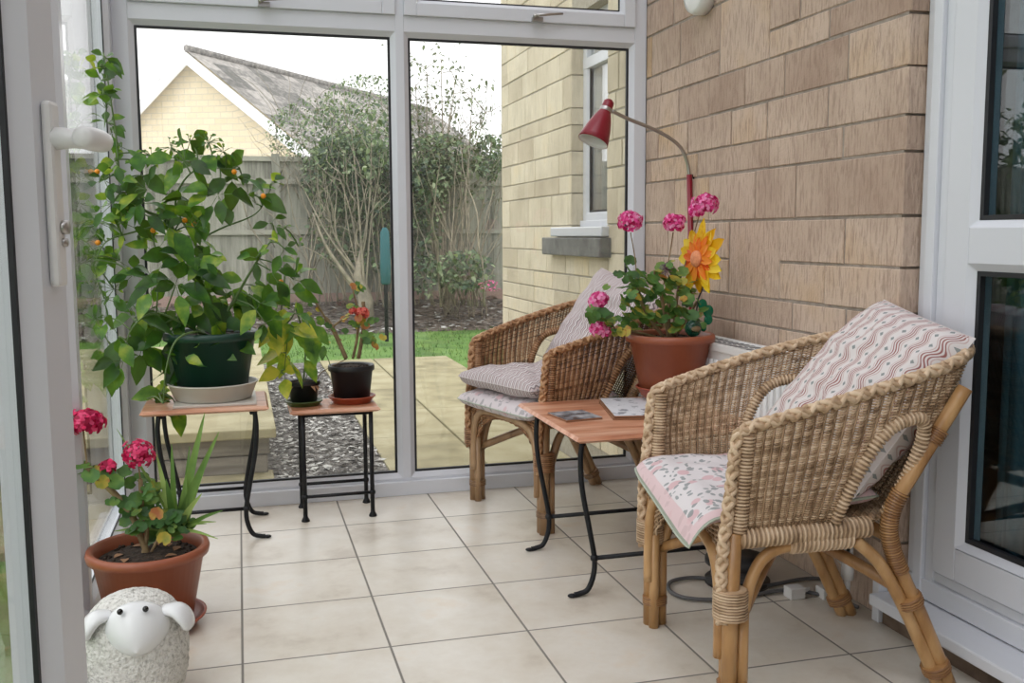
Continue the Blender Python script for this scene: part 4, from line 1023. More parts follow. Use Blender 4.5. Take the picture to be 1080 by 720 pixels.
trunks=[limb([base_,base_+V((0,0,.05)),tw(200,280,-.27),tw(178,235,-.30),tw(150,220,-.33),tw(128,190,-.33),tw(122,140,-.33),tw(110,60,-.33)],.008,.002),
 limb([base_,base_+V((.01,0,.04)),tw(218,300,-.24),tw(205,255,-.22),tw(185,215,-.24),tw(205,180,-.26),tw(250,178,-.30)],.007,.002),
 limb([base_,tw(245,320,-.3),tw(265,285,-.33),tw(285,255,-.33),tw(300,240,-.3)],.006,.002),
 limb([base_,tw(200,345,-.33),tw(165,330,-.38),tw(140,345,-.40),tw(130,375,-.40)],.005,.0015),
 limb([base_,tw(205,350,-.40),tw(185,360,-.45),tw(175,390,-.46),tw(172,425,-.46)],.005,.0015),
 limb([base_,tw(260,335,-.2),tw(290,330,-.2),tw(303,345,-.22),tw(300,390,-.22)],.004,.0015),
 limb([tw(178,235,-.30),tw(140,245,-.33),tw(112,255,-.36),tw(98,280,-.36)],.004,.0015),
 limb([tw(205,255,-.22),tw(235,240,-.2),tw(270,225,-.24),tw(285,200,-.28)],.004,.0015)]
allp=[p for P in trunks for p in P]
def cluster(x,y,rad,n,L,yy,tl=.1,th=.7,small=False,big=False):
    cen=tw(x,y,yy)
    hub=min(allp,key=lambda p:(p-cen).length)
    m_=hub.lerp(cen,.5)+V((R.uniform(-.01,.01),R.uniform(-.02,.02),R.uniform(0,.02)))
    P=spline([hub,m_,cen],4); mbB.tube(P,[.0025]*len(P),5)
    k=3.3/FPX
    for i in range(n):
        a=R.uniform(0,2*PI); q=R.random()**.6*rad*k; d=V((math.cos(a)*.9,R.gauss(0,.5),math.sin(a)*.8)); p=cen+V((math.cos(a)*q*.8,R.gauss(0,.03),math.sin(a)*q*.8))
        l=L*R.uniform(.75,1.2)
        mbB.tube([cen.lerp(p,.2),p],[.0012,.001],4,cap=False)
        mbL.leaf(p,d+V((0,-.25,-.15)),(R.gauss(0,.35),-.75+R.gauss(0,.4),.55),l,l*R.uniform(.54,.68),t=R.uniform(tl,th),droop=R.uniform(.1,.45),fold=R.uniform(.1,.4))
big=[(195,170,16,5),(215,165,18,6),(245,185,20,6),(262,205,16,5),(230,205,20,6),(205,215,18,5),(180,205,14,4),(155,200,14,4),(150,225,14,4),(175,235,16,3),
(150,185,10,2),(200,235,14,4),(165,265,18,5),(190,275,16,5),(165,300,16,4),(185,300,16,5),(205,290,14,4),(215,315,16,5),(240,310,16,5),(190,325,16,5),(160,325,14,4),(180,350,16,6),(205,350,16,6),(225,345,14,4),(262,300,18,6),(285,285,20,6),(300,310,14,4),(275,320,14,4),(310,295,12,3),
(140,335,12,3),(125,355,14,4),(130,380,14,4),(150,365,12,3),(118,375,10,3),(195,375,14,5),(180,390,12,4),(200,395,8,2),(240,360,14,4),(215,370,10,3),(170,415,16,3),(155,420,10,2),(185,425,8,2)]
for x,y,rd,n in big: cluster(x,y,rd,n+1,.080,-.30+R.uniform(-.09,.09),.04,.66)
for x,y,rd,n in ((295,350,14,5),(300,372,14,5),(310,345,10,3),(288,335,10,3),(300,395,8,3)): cluster(x,y,rd,n,.085,-.24,.6,1.05)
med=[(110,190,14,9),(118,215,16,12),(105,235,14,9),(130,235,14,9),(145,250,12,7),(108,260,14,9),(95,270,10,6),(125,275,14,8),(98,295,10,5),(140,290,10,6),(150,215,10,5),(92,240,8,4),(118,180,9,4),
(122,170,8,3),(128,155,8,3),(118,140,8,3),(114,130,8,6),(112,115,9,6),(109,100,9,7),(107,85,9,7),(106,70,8,6),(110,60,8,6),(200,250,18,10),(205,240,12,6),(215,275,16,9),(270,272,10,5),(215,305,14,9),(235,325,14,9),(160,345,10,5),(115,335,12,5),(110,315,12,5),(280,340,12,6),(310,330,10,5),(300,262,12,4),(285,235,10,4),(270,215,8,3),(285,195,8,3)]
for x,y,rd,n in med: cluster(x,y,rd,n,.047,-.31+R.uniform(-.08,.08),.08,.72)
for x,y,rd,n in [(160,165,14,16),(180,155,14,16),(200,150,14,18),(220,150,12,16),(235,160,10,12),(145,170,8,8),(255,185,8,6),(300,240,10,6),(315,260,10,5),(100,300,12,10),(120,305,14,12),(135,320,12,8)]: cluster(x,y,rd,n,.018,-.27+R.uniform(-.06,.06),.3,.7)
mbB.build('branches',greenstem,ci)
mbL.build('foliage',citrus_leaf,ci)
for x,y in ((100,180),(137,212),(101,256),(210,180),(160,243),(204,236),(194,232),(297,298),(278,206),(247,180)):
    p=tw(x,y,-.38); mb=MB(); mb.ball(p+V((0,.05,0)),.0085,12); mb.build('fruit',orangefruit,ci)

# ---------------- small plant in black pot with olive saucer
c=at(322,421,1,-.155); c=V((c.x-.005,-.16,.388))
saucer('plant_saucer','small olive green saucer under the little black pot',c,.056,.064,.018,olivepl)
sp_=thing('potted_seedling','small drooping lemon seedling in little black pot','potted plant',(c.x,c.y,.394))
pot(sp_,(c.x,c.y,.394),.044,.056,.080,blackpot,rim=.003,rimh=.015,soil_drop=.012)
top=V((c.x,c.y,.464))
mb=MB(); s1=spline([top,at(322,370,1,-.16),at(318,345,1,-.17),at(312,325,1,-.18)],5); mb.tube(s1,[.003]*len(s1),6); s2=spline([top,at(330,385,1,-.16),at(342,372,1,-.15),at(352,395,1,-.15)],5); mb.tube(s2,.0015,5); mb.build('stem',greenstem,sp_)
mb=MB()
for x,y,L,tt in ((300,372,.06,.8),(312,362,.06,.5),(325,368,.055,.6),(330,355,.05,.5),(318,345,.045,.55),(308,350,.05,.6),(335,365,.045,.6),(322,390,.05,.6),(305,385,.05,.7),(342,375,.03,.4),(312,330,.03,.5)):
    p=at(x,y,1,-.17+R.uniform(-.02,.02)); mb.leaf(p+V((0,0,.035)),(R.gauss(0,.5),-.3,-.6),(R.gauss(0,.3),-1,.3),L*1.45,L*.95,t=tt,droop=.3,fold=.12)
mb.build('foliage',citrus_leaf,sp_)
mb=MB()
for i in range(12):
    a=R.uniform(0,2*PI); p=top+V((math.cos(a)*.02,math.sin(a)*.02-.015,.004)); mb.leaf(p,(math.cos(a),math.sin(a)-.5,.1),(0,0,1),.04,.02,droop=.7)
mb.build('dried_leaves',dryleaf,sp_)

# ---------------- coral geranium in black pot
c=at(371,415,1,-.15); c=V((c.x,-.155,.388))
saucer('plant_saucer','terracotta red saucer under the taller black pot',c,.066,.082,.026,terra_red)
cg=thing('potted_geranium','leggy coral geranium in black pot on the small table','potted plant',(c.x,c.y,.397))
pot(cg,(c.x,c.y,.397),.062,.078,.125,blackpot,rim=.004,rimh=.02,soil_drop=.012)
top=V((c.x,c.y,.508))
mb=MB(); heads=[]
for pts,r in (([(365,378),(358,362),(350,345),(343,335)],.008),([(378,378),(382,355),(384,335),(383,318)],.007),([(372,378),(376,360),(378,342)],.005),([(343,335),(335,322),(328,312)],.004),([(350,345),(362,336),(370,330)],.004),([(384,335),(376,320),(372,305)],.003),([(366,378),(340,392),(335,400)],.0015)):
    P=spline([at(x,y,1,-.155) for x,y in pts],5); mb.tube(P,r,7)
mb.build('stems',stemm,cg)
mb=MB()
for i in range(46):
    cx,cy,s=R.choice(((335,330,14),(350,350,12),(375,325,12),(385,345,12),(378,305,8),(365,340,10),(390,358,8)))
    p=at(cx+R.gauss(0,s*.6),cy+R.gauss(0,s*.6),1,-.155+R.gauss(0,.03)); gleaf(mb,p,(R.gauss(0,.5),R.gauss(-.8,.4),.7),R.uniform(.009,.018),R.choice((.2,.5,.6,.9,1.05)))
mb.build('leaves',ger_leaf,cg)
floret_head(cg,at(382,330,1,-.18),.022,coralpetal,20,.011); floret_head(cg,at(372,328,1,-.18),.012,coralpetal,9,.009)

# ---------------- corner terracotta pot
PX=V((-.218,-1.075,0))
saucer('plant_saucer','terracotta saucer on the floor beside the white sheep',PX+V((.0,-.0,0)),.105,.132,.035,terra_red)
gp=thing('potted_geranium','crimson geranium and spiky plant in terracotta pot by sheep','potted plant',(PX.x,PX.y,.006))
pot(gp,(PX.x,PX.y,.008),.098,.136,.205,terracotta,rim=.014,rimh=.026,soil_drop=.03)
Y0=PX.y
mb=MB()
for pts,r in (([(158,590),(148,565),(140,545),(125,525),(105,505),(92,492)],.008),([(150,590),(155,560),(150,535),(148,505)],.0055),([(92,492),(90,475),(88,455)],.002),([(148,505),(146,490)],.002),([(105,505),(114,498)],.002),([(158,585),(168,565),(172,545)],.004)):
    P=spline([at(x,y,1,Y0) for x,y in pts],5); mb.tube(P,r,8)
mb.build('stems',stemm,gp)
mb=MB()
for (cx,cy,s,n,tt) in ((180,545,12,16,.35),(170,560,14,14,.4),(150,540,16,18,.5),(160,515,16,18,.5),(130,530,12,6,.5),(92,495,8,5,.4),(105,500,8,6,.75),(125,505,8,5,.4),(190,555,10,6,.35),(140,560,10,6,.4)):
    for i in range(n): gleaf(mb,at(cx+R.gauss(0,s*.7),cy+R.gauss(0,s*.5),1,Y0+R.gauss(0,.035)),(R.gauss(0,.5),R.gauss(-.6,.4),.9),R.uniform(.012,.024),tt+R.gauss(0,.12))
for x,y in ((173,568),(165,542),(108,508)): gleaf(mb,at(x,y,1,Y0-.06),(0,-1,.3),.017,.93)
mb.build('leaves',ger_leaf,gp)
floret_head(gp,at(91,445,1,Y0),.036,redpetal,48,.014,.75); floret_head(gp,at(114,492,1,Y0-.02),.014,redpetal,8,.015)
floret_head(gp,at(146,480,1,Y0),.034,redpetal,30,.012,1.0)
mb=MB()
def blade(mb,p0,p1,wd,t,m=0):
    p0=V(p0);p1=V(p1);mid=p0.lerp(p1,.5)+V((0,-.01,.01)); P=spline([p0,mid,p1],5); d=(p1-p0).normalized(); x=d.cross(V((0,-1,0.2))).normalized(); n_=x.cross(d)
    vs=[];k=len(P)
    for i,p in enumerate(P):
        q=i/(k-1); wv=wd*(1-q)**.7*.5+.0006; vs+=[p-x*wv+n_*wv*.5,p,p+x*wv+n_*wv*.5]
    fs=[]
    for i in range(k-1): fs+=[(3*i,3*i+1,3*i+4,3*i+3),(3*i+1,3*i+2,3*i+5,3*i+4)]
    mb.add(vs,fs,m,t)
root=at(188,558,1,Y0+.03)
for x,y,wd,dy in ((216,435,.020,0),(231,455,.018,-.03),(165,478,.014,.03),(181,468,.013,.02),(123,452,.006,.06),(222,475,.014,.05),(235,538,.010,-.05),(230,568,.007,-.08),(212,548,.010,.08),(138,548,.012,.06),(120,560,.010,.05),(213,520,.014,-.06),(196,500,.016,0),(175,505,.016,-.02),(218,552,.006,-.04),(155,500,.01,.05),(200,470,.012,.06),(228,550,.007,.0)):
    blade(mb,root+V((R.uniform(-.015,.015),R.uniform(-.01,.01),0)),at(x,y,1,Y0+dy),wd*1.45,R.random())
mb.build('spiky_leaves',aloe_leaf,gp)
mb=MB()
for i in range(8):
    a=R.uniform(0,2*PI); p=V((PX.x+math.cos(a)*.06,PX.y+math.sin(a)*.06,.192)); mb.leaf(p,(math.cos(a+1),math.sin(a+1),.2),(0,0,1),.03,.02,droop=.2)
mb.build('dried_leaves',dryleaf,gp)

# ---------------- sheep
SX,SY=-.214,-1.47
sh=thing('sheep_ornament','white ceramic garden sheep with stippled fleece and glossy face','ornament',(SX,SY,0),rz=.05)
mb=MB(); n=48; prof=[(.06,0),(.085,.01),(.100,.05),(.106,.10),(.105,.14),(.097,.175),(.080,.205),(.055,.224),(.02,.235),(.002,.237)]
P=spline([V((r,0,z)) for r,z in prof],5); pr_=[(max(.001,p.x),p.z) for p in P]
vs=[]
for r,z in pr_:
    for k in range(n*2):
        a=PI*k/n; rr_=r*(1+.05*noise.noise(V((math.cos(a)*40*r*8,math.sin(a)*40*r*8,z*300)))); vs.append(V((SX+rr_*math.cos(a),SY+rr_*.95*math.sin(a),z+.0015*noise.noise(V((a*30,z*200,3))))))
m_=n*2; mb.add(vs,[(i*m_+k,i*m_+(k+1)%m_,(i+1)*m_+(k+1)%m_,(i+1)*m_+k) for i in range(len(pr_)-1) for k in range(m_)])
mb.build('fleece_body',sheepwool,sh)
fc=V((SX+.012,SY-.060,.180))
mb=MB()
vs=[];n=32;h_=20
axf=V((.03,-.88,-.42)).normalized(); q=axf.to_track_quat('Z','Y').to_matrix()
for i in range(h_+1):
    s=i/h_
    r=.062*math.sin(min(1,(s*1.0+.03))**.66*PI)**.55 if s<.999 else .0005
    L=-.035+.105*s
    for k in range(n):
        a=2*PI*k/n; vs.append(fc+q@V((r*math.cos(a)*(1.02),r*math.sin(a)*.92,L)))
mb.add(vs,[(i*n+k,i*n+(k+1)%n,(i+1)*n+(k+1)%n,(i+1)*n+k) for i in range(h_) for k in range(n)])
mb.build('face',sheepface,sh)
for x,y in ((126.5,645),(153.5,642)):
    p=at(x,y,1,SY-.098); mb=MB(); mb.ball(p,.0062,12); mb.build('eye',blackbead,sh)
for s in (-1,1):
    mb=MB(); c0=V((SX+.012+s*.050,SY-.052,.208)); 
    vs=[]
    P=spline([c0,c0+V((s*.028,-.006,-.002)),c0+V((s*.046,-.010,-.022)),c0+V((s*.05,-.012,-.045))],5); k=len(P)
    rr_=[.020+.012*math.sin(PI*i/(k-1)) if i<k-1 else .004 for i in range(k)]; rr_[-2]=.018
    mb.tube(P,rr_,14,flat=.45); mb.build('ear',sheepface,sh)

# ------------------------------------------------------------------ wicker chairs
def Sval(pts,s):
    'catmull evaluate control points at parameter s in 0..len-1'
    n=len(pts)-1; i=min(int(s),n-1); t=s-i
    p1=pts[i];p2=pts[i+1]; p0=pts[i-1] if i>0 else p1*2-p2; p3=pts[i+2] if i<n-1 else p2*2-p1
    return 0.5*((2*p1)+(p2-p0)*t+(2*p0-5*p1+4*p2-p3)*t*t+(3*p1-p0-3*p2+p3)*t**3)
half_top=[(-.256,-.235,.588),(-.272,-.14,.612),(-.283,-.03,.642),(-.280,.10,.675),(-.255,.22,.704),(-.17,.305,.724),(0,.335,.735)]
half_bot=[(-.248,-.242,.385),(-.245,-.16,.385),(-.238,-.07,.385),(-.230,.02,.385),(-.210,.10,.385),(-.13,.145,.385),(0,.165,.385)]
def sym(h): return [V(p) for p in h]+[V((-p[0],p[1],p[2])) for p in reversed(h[:-1])]
TP=sym(half_top); BP=sym(half_bot); NS=len(TP)-1
def shell(s,t):
    a=Sval(BP,s); b=Sval(TP,s); p=a.lerp(b,t)
    # gentle outward belly
    out=V((p.x,p.y-.0,0)); 
    if out.length>0: out.normalize()
    return p+out*(.012*math.sin(PI*t)), out
AC=3.22; AW=.74   # arch centre and half width in s units
def inarch(s,t):
    for c_ in (AC,NS-AC):
        d=abs(s-c_)/AW
        if d<1 and t<.71*math.sqrt(max(0,1-d**3))+.02: return True
    return False
def chair(label,loc,rz,cane,pole,pr,group='wicker armchairs'):
    t=thing('wicker_armchair',label,'armchair',loc,rz,group)
    B=lambda mb,name,mat: mb.build(name,mat,t,world=False)
    # woven shell: stakes and weavers
    mb=MB(); nst=124; rows=50
    for i in range(nst+1):
        s=NS*i/nst
        seg=[]
        for j in range(25):
            tt=j/24
            if inarch(s,tt):
                if len(seg)>1: mb.tube(seg,.0022,5,cap=False,t=pr.uniform(.1,.35))
                seg=[]; continue
            seg.append(shell(s,tt)[0])
        if len(seg)>1: mb.tube(seg,.0022,5,cap=False,t=pr.uniform(.1,.35))
    per=3
    for j in range(rows):
        tt=(j+.5)/rows; seg=[]; tn=pr.uniform(.2,.75); ph=0
        for k in range(nst*per+1):
            s=NS*k/(nst*per)
            if inarch(s,tt):
                if len(seg)>1: mb.tube(seg,.0021,5,cap=False,t=tn)
                seg=[]; continue
            p,o=shell(s,tt)
            seg.append(p+o*(.0036*math.cos(PI*(k/per+ph))))
        if len(seg)>1: mb.tube(seg,.0021,5,cap=False,t=tn)
    B(mb,'woven_shell',cane)
    # front apron, deeper towards the legs
    mb=MB()
    for j in range(26):
        q=j/25; seg=[]
        tn=pr.uniform(.2,.7)
        for k in range(61):
            x=-.245+.49*k/60; e=abs(x)/.245; low=.335-.14*e**3.2-.01*e
            z=.395+(low-.395)*q; y=-.262+.012*q
            seg.append(V((x,y-.003*math.cos(PI*(k/2+j)),z)))
        mb.tube(seg,.0026,5,cap=False,t=tn)
    for k in range(21):
        x=-.24+.48*k/20; e=abs(x)/.245; low=.335-.14*e**3.2-.01*e; mb.tube([(x,-.262,.395),(x,-.25,low)],.0028,5,cap=False,t=.3)
    B(mb,'woven_apron',cane)
    # woven seat
    mb=MB()
    for j in range(34):
        y=-.255+.40*j/33; hw=.243-.05*max(0,(y+.0)/.15)
        mb.tube([V((-hw+2*hw*k/40,y,.383+.003*math.cos(PI*(k+j)))) for k in range(41)],.0055,5,cap=False,t=pr.uniform(.3,.6))
    B(mb,'seat_deck',cane)
    # braided rim: down the front posts and round the back
    rim=[V(p) for p in TP]
    fr=[V((-.250,-.268,.20)),V((-.252,-.270,.33)),V((-.256,-.256,.48)),V((-.258,-.248,.56)),V((-.258,-.232,.592))]
    path=fr+[V(p)+V((0,0,.008)) for p in TP[1:-1]]+[V((-p.x,p.y,p.z)) for p in reversed(fr)]
    mb=MB(); braid(mb,spline(path,10),.0085,.062,5,.0058,t=.55); B(mb,'braided_rim',cane)
    # wrapped posts and rails
    for s in (-1,1):
        mb=MB()
        wrap(mb,[V((s*.248,-.236,.385)),V((s*.256,-.226,.582))],.016,.007,.0022,t=.55)
        B(mb,'post_binding',cane); mb=MB()
        wrap(mb,[V((s*.247,-.235,.372)),V((s*.225,.06,.372))],.019,.010,.0035,t=.6)
        wrap(mb,[V((s*.232,-.12,.352)),V((s*.222,.02,.352))],.021,.010,.004,t=.7)
        B(mb,'side_rail',cane); mb=MB()
        wrap(mb,[V((s*.248,-.250,.21)),V((s*.248,-.250,.27))],.034,.006,.002,t=.55)
        B(mb,'leg_binding',cane); mb=MB()
        ar=[]
        for k in range(33):
            a=PI*k/32; d=math.cos(a); c_=AC if s<0 else NS-AC
            ss=c_-AW*d if s<0 else c_+AW*d
            tt=.71*math.sqrt(max(0,1-abs(d)**3))+.02
            p,o=shell(ss,tt); ar.append(p+o*.002)
        wrap(mb,ar,.0115,.009,.003,t=.6); B(mb,'arch_rim',cane)
    # legs
    for s in (-1,1):
        mb=MB(); mb.tube([V((s*.248,-.250,.0)),V((s*.248,-.250,.20)),V((s*.248,-.246,.385))],.0165,12,t=.5)
        mb.tube([V((s*.244,-.222,.0)),V((s*.244,-.222,.22))],.0135,10,t=.6); mb.tube([V((s*.222,-.248,.0)),V((s*.222,-.248,.24))],.0125,10,t=.55)
        wrap(mb,[V((s*.24,-.24,.055)),V((s*.24,-.24,.075))],.030,.005,.0015,t=.3); B(mb,'front_leg',pole)
        mb=MB(); P=spline([V((s*.205,.275,0)),V((s*.207,.20,.16)),V((s*.212,.125,.31)),V((s*.225,.11,.40)),V((s*.246,.15,.50)),V((s*.262,.24,.66))],6)
        mb.tube(P,.0155,12,t=.5)
        P2=spline([V((s*.203,.250,0)),V((s*.205,.172,.16)),V((s*.212,.10,.28)),V((s*.225,.03,.345))],6); mb.tube(P2,.0135,10,t=.62)
        wrap(mb,[V((s*.204,.245,.035)),V((s*.205,.236,.055))],.030,.005,.0015,t=.3); wrap(mb,[V((s*.206,.175,.19)),V((s*.207,.165,.21))],.028,.005,.0015,t=.35)
        wrap(mb,P[26:28],.0185,.005,.0015,t=.3); wrap(mb,P[10:22],.0175,.006,.0018,t=.35); B(mb,'rear_leg',pole)
        # curved braces
        mb=MB(); mb.tube(spline([V((s*.236,-.222,.19)),V((s*.234,-.20,.28)),V((s*.232,-.165,.33)),V((s*.228,-.10,.345)),V((s*.225,.0,.345))],6),.0125,10,t=.6); B(mb,'side_brace',pole)
    mb=MB(); mb.tube(spline([V((-.225,-.262,.12)),V((-.222,-.262,.25)),V((-.19,-.262,.325)),V((-.12,-.262,.35)),V((0,-.262,.352)),V((.12,-.262,.35)),V((.19,-.262,.325)),V((.222,-.262,.25)),V((.225,-.262,.12))],6),.0125,10,t=.6)
    B(mb,'front_brace',pole)
    for s in (-1,1):
        mb=MB(); mb.tube(spline([V((s*.235,-.225,.20)),V((s*.10,-.10,.275)),V((0,0,.292)),V((-s*.10,.07,.27)),V((-s*.2,.165,.215))],6),.0135,10,t=.35); B(mb,'cross_brace',pole)
    mb=MB(); mb.tube([V((-.21,.12,.34)),V((.21,.12,.34))],.014,10,t=.4); mb.tube([V((-.24,-.24,.365)),V((.24,-.24,.365))],.014,10,t=.4); B(mb,'seat_rail',pole)
    return t
def pillow(name,label,corners,thick,mat,W_,H_,loc=None,drop=None,pip=None,group='printed cotton cushions',n=36,pinch=.03,wr=.004,hollow=0,seed=1,rnd=.05,ex=.3):
    'corners: bl, br, tr, tl (world)'
    c=[V(p) for p in corners]; ctr=sum(c,V())/4
    t=thing(name,label,'cushion',tuple(ctr),group=group)
    nrm=((c[1]-c[0]).cross(c[3]-c[0])).normalized()
    mb=MB()
    def pos(u,v,side):
        eu=u-.5; ev=v-.5
        uu=.5+eu*(1-pinch*4*(.25-ev*ev)*(1 if abs(eu)>.0 else 0)*(2*abs(eu))); vv=.5+ev*(1-pinch*4*(.25-eu*eu)*(2*abs(ev)))
        k_=1-rnd*(2*abs(eu))**5*(2*abs(ev))**5; uu=.5+(uu-.5)*k_; vv=.5+(vv-.5)*k_
        p=(c[0]*(1-uu)+c[1]*uu)*(1-vv)+(c[3]*(1-uu)+c[2]*uu)*vv
        b=max(0,(1-(2*abs(eu))**3.2)*(1-(2*abs(ev))**3.2))**ex
        w_=wr*noise.noise(V((u*7,v*7,seed+side)))*2+wr*.7*noise.noise(V((u*18,v*14,seed*3+side)))
        p=p+nrm*(side*(thick*.5*b)+w_*b)
        if hollow: p=p-nrm*hollow*(b**1.5)*.5
        if drop: p=drop(p,u,v)
        return p
    for side in (1,-1):
        vs=[];uv=[]
        for j in range(n+1):
            for i in range(n+1): vs.append(pos(i/n,j/n,side)); uv.append((i/n*W_,j/n*H_))
        fs=[]
        for j in range(n):
            for i in range(n):
                a=j*(n+1)+i; f=(a,a+1,a+n+2,a+n+1); fs.append(f if side>0 else tuple(reversed(f)))
        mb.add(vs,fs,0,.5,uv)
    mb.build('cover',mat,t)
    ed=[pos(i/n,0,0) for i in range(n)]+[pos(1,i/n,0) for i in range(n)]+[pos(1-i/n,1,0) for i in range(n)]+[pos(0,1-i/n,0) for i in range(n)]
    mb=MB(); mb.tube(ed,.0022 if pip is piping else .001,6,closed=True); mb.build('piping',pip or mat if pip else piping,t)
    return t
C2=(1.215,-1.67,0); R2=math.radians(-95)
chair('pale wicker armchair with rattan legs in the right foreground',C2,R2,cane_pale,pole_mat,random.Random(3))
C1=(1.135,-.325,0); R1=math.radians(-76)
chair('browner wicker armchair with two seat cushions near the window',C1,R1,cane_brown,pole_dark,random.Random(4))
def L2W(C,Rz,p): return V(C)+Matrix.Rotation(Rz,3,'Z')@V(p)
# chair 2 cushions
def dr2(p,u,v):
    q=max(0,(1-v)-.83)/.17
    return p-V((0,0,.055*q*q*(.35+.65*u)))
W2=lambda p: L2W(C2,R2,p)
pillow('seat_cushion','pink floral seat cushion drooping over front of the pale chair',[W2((-.262,-.300,.418)),W2((.245,-.345,.408)),W2((.20,.11,.425)),W2((-.20,.11,.425))],.046,fab_floral,.5,.5,drop=dr2,pip='x' and piping,pinch=.02,seed=2)
pillow('back_cushion','cream back cushion printed with red wavy stripes on pale chair',[W2((-.225,-.01,.43)),W2((.215,.03,.43)),W2((.225,.285,.755)),W2((-.185,.325,.808))],.17,fab_wave,.5,.5,pip=fab_wave,pinch=.015,wr=.009,seed=5,ex=.5,rnd=.0)
W1=lambda p: L2W(C1,R1,p)
pillow('seat_cushion','mauve print seat cushion, lower of two on the brown chair',[W1((-.265,-.325,.405)),W1((.23,-.30,.405)),W1((.19,.10,.418)),W1((-.19,.10,.418))],.070,fab_mauve,.5,.5,drop=lambda p,u,v: p-V((0,0,.022*(1-v)**3)),pip=piping,pinch=.02,seed=8)
pillow('seat_cushion','thick grey rippled cushion, upper of two on brown chair',[W1((-.255,-.325,.466)),W1((.215,-.28,.466)),W1((.18,.08,.474)),W1((-.19,.08,.474))],.085,fab_fine,.5,.5,pip=fab_fine,pinch=.03,wr=.007,seed=9)
pillow('back_cushion','grey pink rippled back cushion leaning in the brown chair',[W1((-.24,.03,.48)),W1((.2,.05,.47)),W1((.215,.27,.76)),W1((-.17,.26,.845))],.12,fab_fine,.5,.5,pip=fab_fine,pinch=.02,wr=.009,seed=12,ex=.5,rnd=0)

# ------------------------------------------------------------------ big pink geranium pot with sunflower
BX=V((1.322,-.775,.44))
saucer('plant_saucer','small red saucer under the pink geranium on coffee table',BX+V((0,0,.0155)),.082,.106,.04,terra_red)
bg_=thing('potted_geranium','bright pink geranium in large terracotta pot on coffee table','potted plant',tuple(BX+V((0,0,.021))))
pot(bg_,tuple(BX+V((0,0,.022))),.090,.130,.200,terracotta,rim=.014,rimh=.026,soil_drop=.022)
Y0=BX.y
mb=MB()
for pts,r in (([(705,355),(700,325),(695,300)],.006),([(700,355),(688,340),(678,322),(672,305)],.0055),([(710,355),(712,330),(716,300)],.005),([(712,355),(725,335),(735,318)],.0045),([(698,357),(670,350),(650,348),(635,345)],.004),([(672,305),(670,275),(665,245)],.0018),([(700,300),(706,270),(710,245)],.002),([(716,300),(728,260),(738,225)],.002),([(650,348),(640,335),(632,322)],.003),([(707,355),(705,340),(705,320)],.007),([(695,300),(690,287),(694,285)],.003)):
    P=spline([at(x,y,1,Y0) for x,y in pts],5); mb.tube(P,r,8)
mb.build('stems',stemm,bg_)
mb=MB()
for (cx,cy,s,n,tt) in ((672,300,14,24,.35),(690,300,14,24,.45),(715,305,14,20,.45),(665,325,14,20,.4),(685,330,14,22,.5),(710,325,12,18,.5),(730,325,12,14,.45),(735,340,8,7,.45),(660,342,10,10,.5),(632,335,9,14,.3),(645,345,9,12,.55),(700,285,10,10,.55),(668,288,8,8,.3),(718,345,8,6,.5)):
    for i in range(n): gleaf(mb,at(cx+R.gauss(0,s*.65),cy+R.gauss(0,s*.6),1,Y0+R.gauss(0,.05)),(R.gauss(0,.5),R.gauss(-.6,.45),.8),R.uniform(.012,.023),tt+.10+R.gauss(0,.16))
gleaf(mb,at(655,350,1,Y0-.07),(0,-1,.4),.016,.95)
mb.build('leaves',ger_leaf,bg_)
for x,y,r,n in ((665,233,.034,30),(711,235,.032,34),(744,216,.036,40),(735,222,.022,16),(632,316,.026,24),(630,346,.022,18),(638,350,.014,10)):
    floret_head(bg_,at(x,y,1,Y0-.03),r,pinkpetal,n,.013,.8)
mb=MB(); cc=at(703,284,1,Y0-.05)
for i in range(40):
    d=V((R.gauss(0,1),R.gauss(0,1),R.gauss(.3,1))).normalized(); mb.tube([cc,cc+d*.022],[.001,.0016],4); mb.ball(cc+d*.022,.0022,5)
mb.build('seed_head',noisy('purple_grey_seed',[(0.3,(.10,.06,.08)),(0.7,(.26,.18,.2))],scale=40,rough=.8,bump=0),bg_)
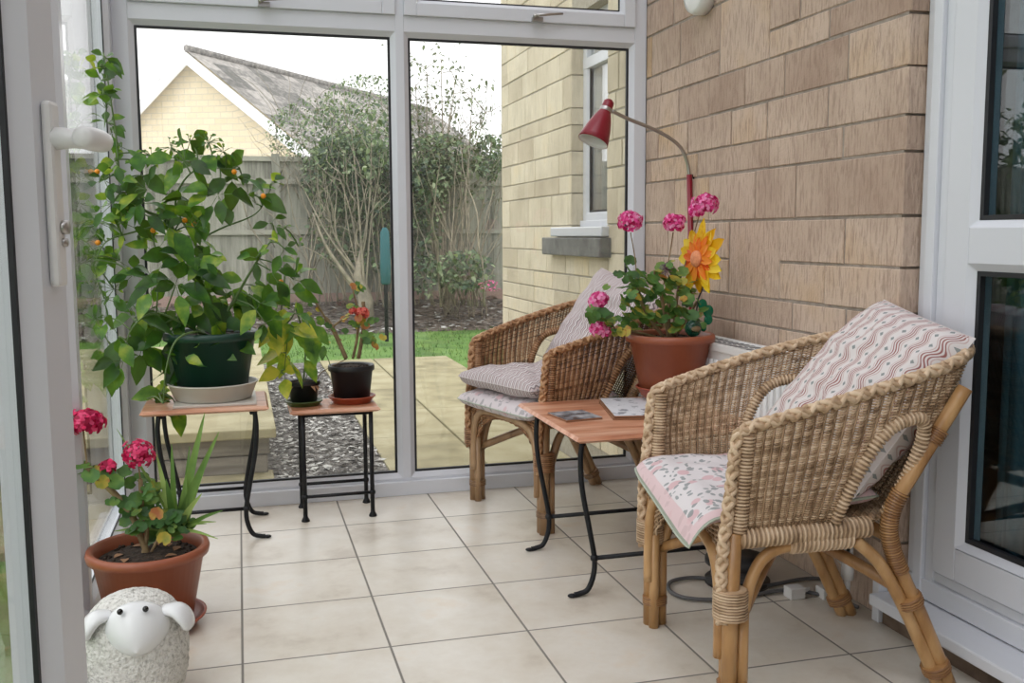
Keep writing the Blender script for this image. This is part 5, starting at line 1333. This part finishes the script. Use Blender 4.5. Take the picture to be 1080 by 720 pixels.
# sunflower windmill
sc=at(738,273,1,Y0-.06)
sf=thing('sunflower_ornament','yellow and orange artificial sunflower on stick in geranium pot','ornament',(sc.x,sc.y,BX.z+.19))
fd=V((-.97,-.16,.05)).normalized(); fu=fd.cross(V((0,0,1))).normalized(); fv=fu.cross(fd); 
def petals(n,L,wd,off,mat,name,z0):
    mb=MB()
    for k in range(n):
        a=2*PI*k/n+off; e=fu*math.cos(a)+fv*math.sin(a)*1.0; s=e.cross(fd); l=L*(1+.12*math.sin(k*2.7)); p=sc+e*.008+fd*z0
        vs=[]
        for q,w_ in ((0,.3),(.35,.85),(.6,1),(.85,.6),(1.0,.05)):
            c_=p+e*(l*q)-fd*(.010*q*q*(1 if k%2 else .2)); h_=wd*.5*w_; vs+=[c_-s*h_+fd*.003,c_-fd*.0,c_+s*h_+fd*.003]
        fs=[]
        for i in range(4): fs+=[(3*i,3*i+1,3*i+4,3*i+3),(3*i+1,3*i+2,3*i+5,3*i+4)]
        mb.add(vs,fs,0,R.random())
    mb.build(name,mat,sf)
petals(12,.105,.046,0,yellowpetal,'yellow_petals',0); petals(10,.095,.042,.3,yellowpetal,'yellow_petals',.004)
petals(16,.066,.026,.1,orangepetal,'orange_petals',.010)
mb=MB(); mb.lathe([(.026,0),(.024,.007),(.012,.011),(.001,.012)],sc+fd*.011,24,axis=fd); mb.build('centre_disc',discfab,sf)
mb=MB(); a=at(742,283,1,Y0-.03); mb.tube([sc-fd*.03,sc-fd*.01],.004,8); mb.tube([at(752,276,1,Y0-.03),at(736,316,1,Y0-.03),at(732,352,1,Y0-.03)],.0028,8); mb.tube([at(748,280,1,Y0-.03),sc-fd*.02],.004,8); mb.ball(at(752,275,1,Y0-.03),.006,8); mb.build('stick',blackcable,sf)
mb=MB(); ctr=at(744,330,1,Y0-.03)
for k,(x,y,r1) in enumerate(((741,321,.016),(747,328,.018),(747,337,.015),(742,346,.010))): mb.ball(at(x,y,1,Y0-.03),(r1,.006,r1*1.1),14)
mb.build('green_leaf',greenplastic,sf)
# watering bulb
wb=at(731,346,1,Y0-.075)
wt=thing('plant_waterer','green translucent watering bulb beside the sunflower stick','ornament',(wb.x,wb.y,BX.z+.19))
m,nt_,b_=base('green_glass',(.02,.12,.07),.06); b_.inputs['Transmission Weight'].default_value=.6
mb=MB(); mb.ball(wb,(.026,.026,.027),20); mb.tube([wb-V((0,0,.02)),wb-V((0,0,.05))],.008,10); mb.build('bulb',m,wt)
mb=MB(); mb.ball(wb+V((-.0,-.016,.0)),(.017,.012,.012),14); mb.build('window_in_bulb',stemm,wt)
